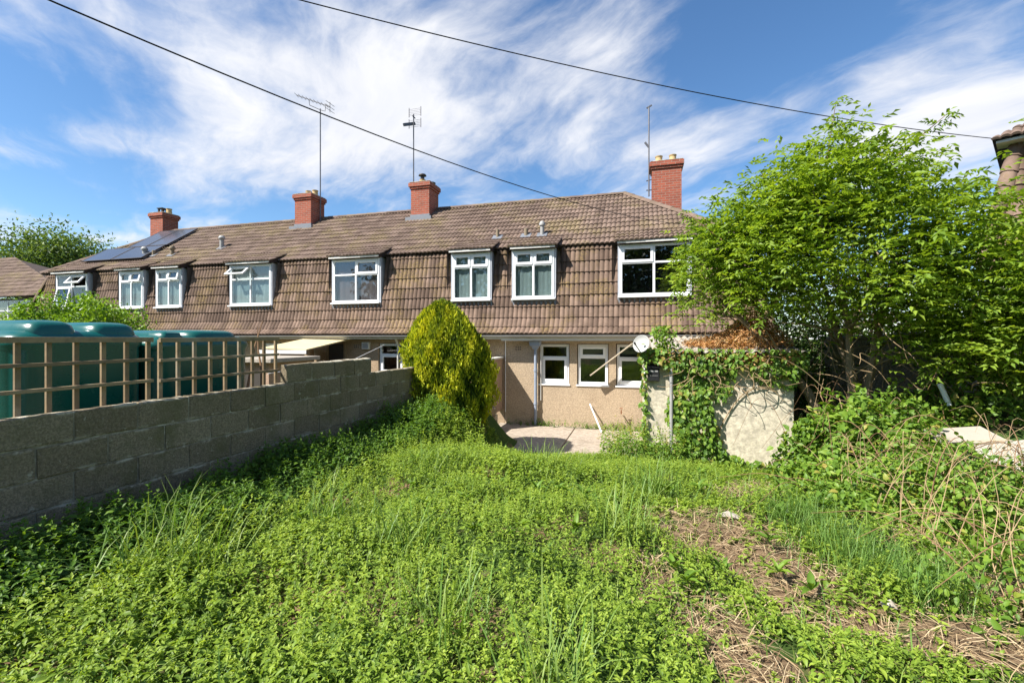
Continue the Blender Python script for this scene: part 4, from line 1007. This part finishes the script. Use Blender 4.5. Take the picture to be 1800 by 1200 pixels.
# sprays stand up and splay outwards in vertical fans
D = out*rng.uniform(.1, .55, (n, 1)) + np.array([0, 0, 1])*np.where(rng.random(n) < .72, 1, -.7)[:, None] + rng.normal(0, .22, (n, 3))
T = np.clip(.55-1.7*dep+.38*cl+.1*np.sin(5*a+6*t)+rng.normal(0, .15, n)+.15*(t-.5), 0, 1)  # clump crevices get a lower tint, shading painted into the leaf colour
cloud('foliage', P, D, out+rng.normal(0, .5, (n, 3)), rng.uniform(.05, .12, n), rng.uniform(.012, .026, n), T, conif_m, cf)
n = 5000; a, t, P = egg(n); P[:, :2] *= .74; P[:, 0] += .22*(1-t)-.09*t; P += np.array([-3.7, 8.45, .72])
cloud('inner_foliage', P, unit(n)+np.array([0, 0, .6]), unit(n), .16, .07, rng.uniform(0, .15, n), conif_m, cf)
MB().tube([(-3.58, 8.45, .6), (-3.63, 8.45, 1.5), (-3.73, 8.45, 2.8)], [.09, .07, .02], 8).build('trunk', bark_m, cf, smooth=True)

# ---- trees
def limb(m, p, d, L, r, depth, tips, up=.25, spread=.55, kids=(2, 4)):
    pts = [p]; rs = [r]; k = 5; v = d.copy()
    for i in range(k):
        v = (v + Vector((random.gauss(0, .12), random.gauss(0, .12), random.gauss(0, .06)+up*.12))).normalized(); pts.append(pts[-1]+v*(L/k)); rs.append(r*(1-.42*(i+1)/k))
    m.tube(pts, rs, 7 if r > .03 else 5, cap=False)
    if depth == 0: tips.append((pts[-1], v)); tips.append((pts[3], v)); return
    for j in range(random.randint(*kids)):
        i = random.randint(2, k); nd = (v + Vector((random.gauss(0, spread), random.gauss(0, spread), random.gauss(.1, spread*.6)))).normalized()
        limb(m, pts[i], nd, L*random.uniform(.6, .8), rs[i]*.72, depth-1, tips, up, spread, kids)
    tips.append((pts[-1], v))
def leafy(tips, per, rad, lf, wr, flat=.5, seed_t=.5):
    P = []; D = []; U = []; L = []; W = []; T = []
    for p, d in tips:
        n = per; off = unit(n)*(rng.random((n, 1))**.5)*rad; c = np.array(p)+off
        dd2 = unit(n); dd2[:, 2] = dd2[:, 2]*.5-.15
        P.append(c); D.append(dd2); U.append(np.array([0, 0, 1.0])+rng.normal(0, flat, (n, 3))); L.append(lf*rng.uniform(.7, 1.25, n)); W.append(lf*wr*rng.uniform(.8, 1.2, n)); T.append(np.clip(rng.normal(seed_t, .2)+rng.normal(0, .14, n), 0, 1))
    return [np.concatenate(q) for q in (P, D, U, L, W, T)]
# big multi-stem shrub tree on the right
tr = empty('elder_tree', (3.4, 8.9, .7), 'large bright green multi-stemmed tree at the right hiding the house corner', 'tree')
tr_stems = [((3.25, 8.9, .6), (-.5, .2, 1)), ((3.35, 8.85, .6), (-.2, -.25, 1)), ((3.55, 8.8, .6), (.12, -.1, 1)), ((3.75, 9.0, .6), (.5, -.2, 1)), ((3.6, 9.1, .6), (.1, .35, 1)), ((3.9, 8.9, .6), (.75, -.35, .9))]
for p, d in tr_stems:
    m = MB(); p = Vector(p); d = Vector(d).normalized(); pts = [p]; v = d.lerp(Vector((0, 0, 1)), .3).normalized(); rs = [.085]
    for i in range(10):
        v = (v+d*.05+Vector((random.gauss(0, .1), random.gauss(0, .1), 0))).normalized(); pts.append(pts[-1]+v*.33); rs.append(.085*(1-i/12))
    m.tube(pts, rs, 8, cap=False)
    for j in range(7):
        i = random.randint(4, 10); dv = (v+Vector((random.gauss(0, .7), random.gauss(0, .7), random.gauss(0, .4)))).normalized()
        m.tube([pts[i], pts[i]+dv*.4, pts[i]+dv*.75+Vector((0, 0, .08)), pts[i]+dv*1.1+Vector((0, 0, .1))], [rs[i]*.5, .02, .014, .006], 5, cap=False)
    m.build('trunk', bark_m, tr, smooth=True)
def crown_pts(nc, C, Rv, hollow=.55, flo=-9):
    """clump centres in an ellipsoid shell with uneven outline"""
    u = unit(nc); r = (hollow+(1-hollow)*rng.random(nc)**.6)
    az = np.arctan2(u[:, 1], u[:, 0]); lob = 1+.16*np.sin(3*az+2*u[:, 2])+.13*np.sin(5*az-4*u[:, 2]+1)+.1*np.sin(9*az+7*u[:, 2])
    P = u*(r*lob)[:, None]*np.array(Rv)+np.array(C); return P[P[:, 2] > flo], u[P[:, 2] > flo]
def sprays(C, per, spread, lf, wr, base=.5, drop=.15):
    """compound leaves: leaflets in pairs along a short rachis"""
    nC = len(C); P = []; D = []; U = []; L = []; T = []
    for k in range(per):
        a = rng.uniform(0, 6.28, nC); pt = rng.normal(-.05, .4, nC); rd = np.stack([np.cos(a)*np.cos(pt), np.sin(a)*np.cos(pt), np.sin(pt)-drop*.5], 1)
        o = C+rng.normal(0, spread, (nC, 3))*np.array([1, 1, .75]); s = np.cross(rd, [0, 0, 1.0]); s /= np.linalg.norm(s, axis=1, keepdims=True)
        tt = np.clip(rng.normal(base, .2, nC), 0, 1); rl = lf*1.7
        up = np.array([0, 0, 1.0])+rng.normal(0, .35, (nC, 3))
        for (al, sd) in ((.3, 1), (.3, -1), (.65, 1), (.65, -1), (1, 0)):
            P.append(o+rd*rl*al); D.append(rd*.75+s*sd+np.array([0, 0, -.12])+rng.normal(0, .12, (nC, 3))); U.append(up); L.append(lf*rng.uniform(.75, 1.2, nC)); T.append(tt+rng.normal(0, .07, nC))
    L = np.concatenate(L); return np.concatenate(P), np.concatenate(D), np.concatenate(U), L, L*wr, np.concatenate(T)
parts = []
for C, Rv, nc, ho in [((3.1, 8.3, 3.9), (1.9, 1.5, 1.3), 560, .5), ((1.75, 9.3, 3.85), (1.1, 1.0, 1.0), 330, .35), ((4.7, 8.0, 3.1), (1.3, 1.3, 1.25), 380, .45), ((3.0, 8.2, 4.75), (1.2, 1.1, .8), 240, .35), ((2.3, 8.5, 4.3), (1.0, 1.0, .7), 170, .3), ((5.0, 7.5, 2.6), (1.0, 1.0, .9), 240, .35)]:
    Cc, _ = crown_pts(nc, C, Rv, ho, 1.9); parts.append(Cc)
Cc = np.concatenate(parts)
# a few whippy shoots above the outline
def shoot(x, y, z, dx, dz, n=9): return np.stack([x+dx*np.linspace(0, 1, n)+rng.normal(0, .03, n), np.full(n, y)+rng.normal(0, .04, n), z+dz*np.linspace(0, 1, n)], 1)
Cs = np.concatenate([shoot(2.85, 8.2, 5.2, .12, .9, 12), shoot(3.8, 8.1, 5.2, .6, .5, 10), shoot(2.1, 8.3, 4.8, -.15, .35, 6), shoot(1.2, 9.1, 4.4, -.35, .35, 8), shoot(.95, 9.2, 3.1, -.2, -.25, 7), shoot(1.5, 9.0, 2.95, -.15, -.3, 7), shoot(.95, 8.6, 3.5, -.3, -.05, 6), shoot(5.3, 8, 4.6, .4, .3, 6), shoot(1.2, 8.5, 2.9, -.25, -.3, 6)])
A = sprays(Cc, 6, .17, .10, .42, .62); B_ = sprays(Cs, 3, .035, .085, .36, .6)
cloud('crown', *[np.concatenate([a, b]) for a, b in zip(A, B_)], tree_m, tr, LEAF2)
sm = MB()
for s in Cs.reshape(-1, 3)[::1][:0]: pass
for a, b in (((2.8, 8.25, 4.7), (2.97, 8.2, 6.05)), ((3.6, 8.1, 5.0), (4.38, 8.1, 5.7)), ((2.2, 8.3, 4.5), (1.95, 8.3, 5.1)), ((1.4, 8.6, 4.1), (.85, 8.6, 4.6))): sm.tube([a, b], [.014, .004], 5)
sm.build('shoots', twig_m, tr)['kind'] = 'stuff'
# tangle of bare stems and dead twigs inside the tree
tg = MB()
for i in range(90):
    p = Vector((random.uniform(2.7, 4.9), random.uniform(7.6, 9.0), random.uniform(1.2, 2.8))); d = Vector((random.gauss(0, .7), random.gauss(0, .4), random.gauss(.2, .6))).normalized(); L = random.uniform(.4, 1.2)
    tg.tube(curve([p, p+d*L*.35+Vector((random.gauss(0, .05), 0, random.gauss(0, .07))), p+d*L*.7+Vector((random.gauss(0, .06), 0, random.gauss(0, .07))), p+d*L+Vector((0, 0, -.1))]), taper(.0065, .002), 5, cap=False)
tg.build('dead_twigs', paletwig_m, tr)['kind'] = 'stuff'

def leaf_tree(name, loc, label, C, Rv, nc, lf, mat, per=4, hollow=.5, trunk=.2, group=None, cat='tree', flo=-9, spread=.25, wr=.5):
    e = empty(name, loc, label, cat, group); m = MB(); tips = []
    c = Vector(C); b = Vector(loc)
    m.tube([b+Vector((0, 0, -.2)), b.lerp(c, .5), c], [trunk, trunk*.75, trunk*.4], 9, cap=False)
    for k in range(9):
        u = unit(1)[0]; m.tube([b.lerp(c, .55+.4*random.random()), c+Vector((u[0]*Rv[0]*.45, u[1]*Rv[1]*.45, u[2]*Rv[2]*.3)), c+Vector((u[0]*Rv[0]*.85, u[1]*Rv[1]*.85, u[2]*Rv[2]*.8))], [trunk*.4, trunk*.22, trunk*.06], 6, cap=False)
    m.build('trunk', bark_m, e, smooth=True)
    Cc, _ = crown_pts(nc, C, Rv, hollow, flo); n = len(Cc)
    P = np.repeat(Cc, per, 0)+rng.normal(0, spread, (n*per, 3)); t = np.repeat(rng.normal(.5, .2, n), per)+rng.normal(0, .12, n*per)
    D = unit(n*per); L = lf*rng.uniform(.7, 1.3, n*per)
    cloud('crown', P, D, np.array([0, 0, 1.0])+rng.normal(0, .6, (n*per, 3)), L, L*wr, t, mat, e)
    return e
leaf_tree('ash_tree', (-56, 31, 0), 'light leafy tree behind the roofs at the far left', (-55.5, 31, 9.3), (4.6, 4.5, 3.6), 2600, .33, fartree_m, 6, .3, .35, spread=.55)
leaf_tree('ash_tree', (-64, 36, 0), 'second far tree cut by the left edge of the picture', (-63, 36, 8.2), (4.5, 4.5, 3.3), 2000, .36, fartree_m, 6, .3, .35, spread=.55)
leaf_tree('laurel_bush', (-11, 6.6, .5), 'bright clipped green bush above the oil tanks', (-10.9, 6.6, 2.32), (1.1, .95, .8), 2600, .075, hedge_m, 7, .8, .1, cat='bush', spread=.06)
leaf_tree('dark_shrub', (4.6, 11.6, .5), 'dark evergreen shrub in the gap between the two houses', (4.9, 12.4, 3.0), (2.5, 1.2, 2.5), 2600, .11, shrub_m, 6, .5, .1, cat='shrub', spread=.15)
leaf_tree('dark_shrub', (3.0, 10.4, .3), 'shaded shrub behind the outbuilding under the big tree', (3.25, 10.6, 1.9), (.8, .9, 1.2), 420, .1, shrub_m, 6, .5, .07, cat='shrub', spread=.15)
leaf_tree('dark_shrub', (5.9, 9.6, .8), 'dark shrub at the right edge before the neighbouring wall', (5.9, 9.4, 2.6), (1.3, .9, 1.3), 420, .11, shrub_m, 6, .4, .1, cat='shrub', spread=.15)
# the tree row behind the viewer that the window panes mirror
for x, y, q, lab in [(-22, -20, 1.0, 'leftmost'), (-11, -23, 1.1, 'second'), (1, -21, 1.0, 'third'), (12, -23, 1.1, 'rightmost')]:
    leaf_tree('garden_tree', (x, y, .5), lab+' of the four dark trees mirrored in the upstairs window panes', (x, y, 7.0*q), (6.4*q, 4.5, 5.6*q), 800, .7, dktree_m, 6, .3, .35, 'trees behind the viewer', spread=.7)

# ---- ivy on the outbuilding
iv = empty('ivy', (1.2, 8.6, .3), 'green ivy and bindweed spilling down the outbuilding front', 'climber')
def ivy_mask(x, z):
    top = (z > 1.80+.10*np.sin(x*5)) & ((x > .42) | (z > 1.96))
    hang = (z > 1.5+.2*np.sin(x*3.1+1)) & (x > .6) & (x < 1.6) & (rng.random(len(x)) < .7)
    colm = (np.abs(x-(.98+.12*np.sin(z*4))) < .40-.10*np.abs(z-1.0)) 
    low = z < .55-.18*np.abs(x-.6)
    left = (np.abs(x-.10) < .03+.04*rng.random(len(x))) & (rng.random(len(x)) < .6)
    right = (z > 1.68+.14*np.sin(x*4.7)) & (x > 1.75) & (x < 2.6) & (rng.random(len(x)) < .6)
    corner = (np.abs(x-.45) < .14) & (z > 2.0)
    return top | hang | colm | low | left | right | corner
n = 14000; x = rng.uniform(.0, 2.75, n); z = rng.uniform(.1, 2.22, n); k = ivy_mask(x, z) & (rng.random(n) < np.where(x > 1.7, .26, .42)); x, z = x[k], z[k]; n = len(x)
thick = .04+.14*(z > 1.8)+.2*np.exp(-((x-.98)/.35)**2)*(z < 1.5)
P = np.stack([x, SY0-.02-thick*rng.random(n), z], 1)
D = np.stack([rng.normal(0, .45, n), -rng.uniform(.1, .6, n), -rng.uniform(.3, 1, n)], 1); U = np.stack([rng.normal(0, .4, n), -np.ones(n), rng.uniform(.2, .9, n)], 1)
L = rng.uniform(.045, .11, n); cloud('leaves', P, D, U, L, L*.8, rng.normal(.58, .24, n), ivy_m, iv, LEAF4)
n = 420; x = rng.normal(.42, .1, n); z = rng.uniform(2.1, 2.62, n); P = np.stack([x+.1*(z-2.1), rng.normal(8.75, .12, n), z], 1); L = rng.uniform(.05, .09, n)
cloud('top_shoot', P, unit(n), np.array([0, -.4, 1.0])+rng.normal(0, .4, (n, 3)), L, L*.75, rng.normal(.65, .2, n), ivy_m, iv, LEAF4)
m = MB()
for i in range(34):
    x = random.uniform(.7, 2.6); z = random.uniform(1.5, 2.15); p = Vector((x, SY0-.12, z)); q = p+Vector((random.gauss(.1, .35), random.uniform(-.12, .05), random.gauss(-.12, .2)))
    m.tube(curve([p, p.lerp(q, .4)+Vector((random.gauss(0, .06), -.05, random.gauss(0, .06))), p.lerp(q, .7)+Vector((random.gauss(0, .05), -.05, random.gauss(0, .05))), q]), taper(.007, .003), 5, cap=False)
m.tube(curve([(SX1, SY0-.05, 1.95), (2.1, SY0-.05, 1.62), (1.75, SY0-.03, 1.42), (1.45, SY0-.03, .95), (1.25, SY0-.06, .4)]), taper(.006, .012), 6); m.build('stems', paletwig_m, iv)['kind'] = 'stuff'
# dead orange vine on the roof
dv = empty('dead_vine', (1.9, 9.4, 2.2), 'heap of dead orange-brown vine on the outbuilding roof', 'climber')
n = 5200; u = unit(n); P = np.stack([1.75+u[:, 0]*.95*rng.random(n)**.4, 9.35+u[:, 1]*.75*rng.random(n)**.4, np.zeros(n)], 1)
hh = np.exp(-((P[:, 0]-2.2)/.5)**2)*.62+.12; P[:, 2] = 2.22+.09*(P[:, 1]-8.6)+np.abs(u[:, 2])*hh*rng.random(n)**.5; P[:, 2] -= .25*np.clip(P[:, 0]-2.5, 0, 1)
cloud('leaves', P, unit(n), unit(n), rng.uniform(.04, .09, n), rng.uniform(.012, .035, n), rng.normal(.5, .25, n), dead_m, dv)
n = 700; P = np.stack([rng.uniform(.2, 2.5, n), rng.normal(8.62, .05, n), rng.normal(2.06, .06, n)], 1); cloud('fringe', P, unit(n), unit(n), .07, .025, rng.normal(.6, .25, n), dead_m, dv)
m = MB()
for i in range(60):
    p = Vector((random.uniform(.7, 2.7), random.uniform(8.7, 9.9), 2.3)); d = Vector((random.gauss(0, 1), random.gauss(0, .6), random.gauss(.35, .3))).normalized()*random.uniform(.2, .5); m.tube([p, p+d*.5+Vector((0, 0, .05)), p+d], [.006, .005, .002], 4, cap=False)
m.build('stems', paletwig_m, dv)['kind'] = 'stuff'

# ---- bramble mounds on the right
def mound(name, C, Rv, n, lf, mat, label, stems=20, bt=.5, cat='bramble'):
    e = empty(name, (C[0], C[1], float(terrain(C[0], C[1]))), label, cat)
    u = unit(n); u[:, 2] = np.abs(u[:, 2]); az = np.arctan2(u[:, 1], u[:, 0]); lob = 1+.14*np.sin(4*az+3*u[:, 2])+.1*np.sin(7*az-5*u[:, 2])
    P = u*(lob*(.6+.42*rng.random(n)**.5))[:, None]*np.array(Rv)+np.array([C[0], C[1], 0]); P[:, 2] += terrain(P[:, 0], P[:, 1])
    D = unit(n)+u*.3; D[:, 2] -= .25; L = lf*rng.uniform(.6, 1.25, n)
    cloud('leaves', P, D, u*.8+np.array([0, 0, .6])+rng.normal(0, .45, (n, 3)), L, L*rng.uniform(.55, .8, n), rng.normal(bt, .2, n), mat, e, LEAF4)
    m = MB()
    for i in range(stems):
        a = random.uniform(0, 6.28); b = Vector((C[0]+random.gauss(0, Rv[0]*.4), C[1]+random.gauss(0, Rv[1]*.4), 0)); b.z = float(terrain(b.x, b.y)); L = random.uniform(.5, 1.2); h = Rv[2]*random.uniform(.8, 1.25)
        q = b+Vector((math.cos(a)*L, math.sin(a)*L, h*.5)); m.tube(curve([b, b+Vector((math.cos(a)*L*.25+random.gauss(0, .05), math.sin(a)*L*.25, h*.75)), b+Vector((math.cos(a)*L*.6, math.sin(a)*L*.6+random.gauss(0, .06), h)), q]), taper(.005, .0018), 5, cap=False)
    if stems: m.build('stems', twig_m, e)['kind'] = 'stuff'
    return e
mound('bramble_mound', (2.75, 7.1), (.85, .8, 1.0), 5200, .082, bram_m, 'leafy green bindweed mound in front of the big tree trunks', 26, .6) if False else None
def mound2(*a, **k): return mound(*a, **k)
mound('bindweed_mound', (2.75, 6.95), (.85, .75, 1.2), 8500, .092, bram_m, 'tall leafy bindweed mound in front of the big tree trunks', 9, .55)
mound('bindweed_mound', (3.7, 7.85), (.9, .5, .55), 2600, .085, bram_m, 'leafy bindweed sprawl between the mound and the green post', 16, .62)
mound('bindweed_mound', (2.15, 5.9), (.65, .6, .38), 2400, .07, bram_m, 'low bindweed spreading on the ground before the mound', 8, .55)
mound('bindweed_mound', (3.2, 8.1), (.85, .5, 1.25), 2600, .09, bram_m, 'leafy growth climbing round the foot of the big tree', 14, .55)
mound('bindweed_mound', (4.7, 8.2), (.9, .5, 1.0), 2000, .09, bram_m, 'leafy growth beside the white pipe end under the tree', 8, .45)
mound('ground_ivy', (1.35, 7.9), (1.2, .7, .2), 3000, .065, nettle_m, 'ground cover below the outbuilding wall', 3, .5)
mound('bramble_tangle', (2.65, 4.75), (.75, .75, .62), 4600, .055, bram_m, 'thin bramble tangle with brown arching stems at the right edge', 22, .55)
mound('bramble_tangle', (2.3, 3.2), (.75, .7, .36), 1500, .05, bram_m, 'bramble tangle at the lower right corner with dry stems', 22, .5)
mound('bramble_patch', (1.75, 4.7), (.5, .45, .2), 1500, .06, bram_m, 'small bramble patch beyond the grass tuft', 6, .5)
# dry stems standing in the tangle
m = MB()
for i in range(200):
    x = random.uniform(1.9, 3.5); y = random.uniform(2.4, 6.0); b = Vector((x, y, float(terrain(x, y)))); a = random.uniform(0, 6.28); L = random.uniform(.3, .95); l = random.uniform(.1, .6)
    m.tube(curve([b, b+Vector((math.cos(a)*l*.2+random.gauss(0, .03), math.sin(a)*l*.2+random.gauss(0, .03), L*.45)), b+Vector((math.cos(a)*l*.55, math.sin(a)*l*.55, L*.85)), b+Vector((math.cos(a)*l, math.sin(a)*l, L*random.uniform(.6, 1)))], 9), taper(.003, .0011, 9), 4, cap=False)
tag(m.build('dry_stems', tan_m), 'standing dry tan stems among the brambles on the right', 'stems', kind='stuff')
# wire netting, sagging
m = MB()
def netp(u, v): return Vector((2.25+1.5*u, 5.15+.55*u+.12*math.sin(5*u), float(terrain(2.3+1.5*u, 5.2))+.05+.5*v-.12*math.sin(3.1*u)*v))
for i in range(30):
    for s in (1, -1):
        pts = [netp(max(0, min(1, (i/26)+s*(k/14)*.28)), k/14) for k in range(15)]; m.tube(pts, .0014, 4, cap=False)
tag(m.build('wire_netting', netw_m), 'sagging green wire netting half lost in the brambles', 'netting')

# ---- boards, post, wheel at the right edge
bd = MB().bar((3.5, 6.85, 1.17), (4.3, 7.15, 1.2), .3, .03, (-.1, -.45, 1)); tag(bd.build('white_board', board_m, bevel=.004), 'upper weathered white board lying on the brambles', 'board')
bd = MB().bar((3.8, 6.4, 1.02), (4.4, 6.55, 1.1), .4, .03, (-.1, -.75, 1)); tag(bd.build('white_board', board_m, bevel=.004), 'lower white board tilted towards the viewer at the right edge', 'board')
bd = MB().bar((3.75, 6.66, 1.14), (4.25, 6.8, 1.17), .1, .05); tag(bd.build('timber_offcut', woodg_m, bevel=.004), 'brown timber offcut between the white boards', 'timber')
gp = empty('clothes_post', (4.75, 7.0, .9), 'slanting green metal post with pale top at the right edge', 'post')
MB().tube([(4.55, 6.8, .9), (4.75, 7.0, 1.85)], .028, 10).build('shaft', greenp_m, gp, smooth=True)
MB().tube([(4.75, 7.0, 1.852), (4.775, 7.03, 2.0)], .031, 10).build('collar', whiteold_m, gp, smooth=True)
tag(MB().tube([(4.15, 7.9, 1.75), (4.24, 7.85, 1.45)], .032, 10).build('drain_pipe_stub', white_m, smooth=True), 'short white pipe end sticking up under the big tree', 'pipe')
wh = empty('barrow_wheel', (4.55, 6.5, 1.2), 'dark wheel with rusty rim at the right edge beside the boards', 'wheel')
q = Matrix.Translation((4.62, 6.45, 1.2)) @ Matrix.Rotation(R(65), 4, 'Z') @ Matrix.Rotation(R(90), 4, 'X')
MB().lathe([(.13, -.035), (.17, -.045), (.195, -.02), (.195, .02), (.17, .045), (.13, .035), (.13, -.034)], (0, 0, 0), 24, q).build('tyre', black_m, wh, smooth=True)
MB().lathe([(.03, -.05), (.03, -.02), (.128, -.025), (.128, .025), (.03, .02), (.03, .05)], (0, 0, 0), 20, q).build('rim', rust_m, wh, smooth=True)
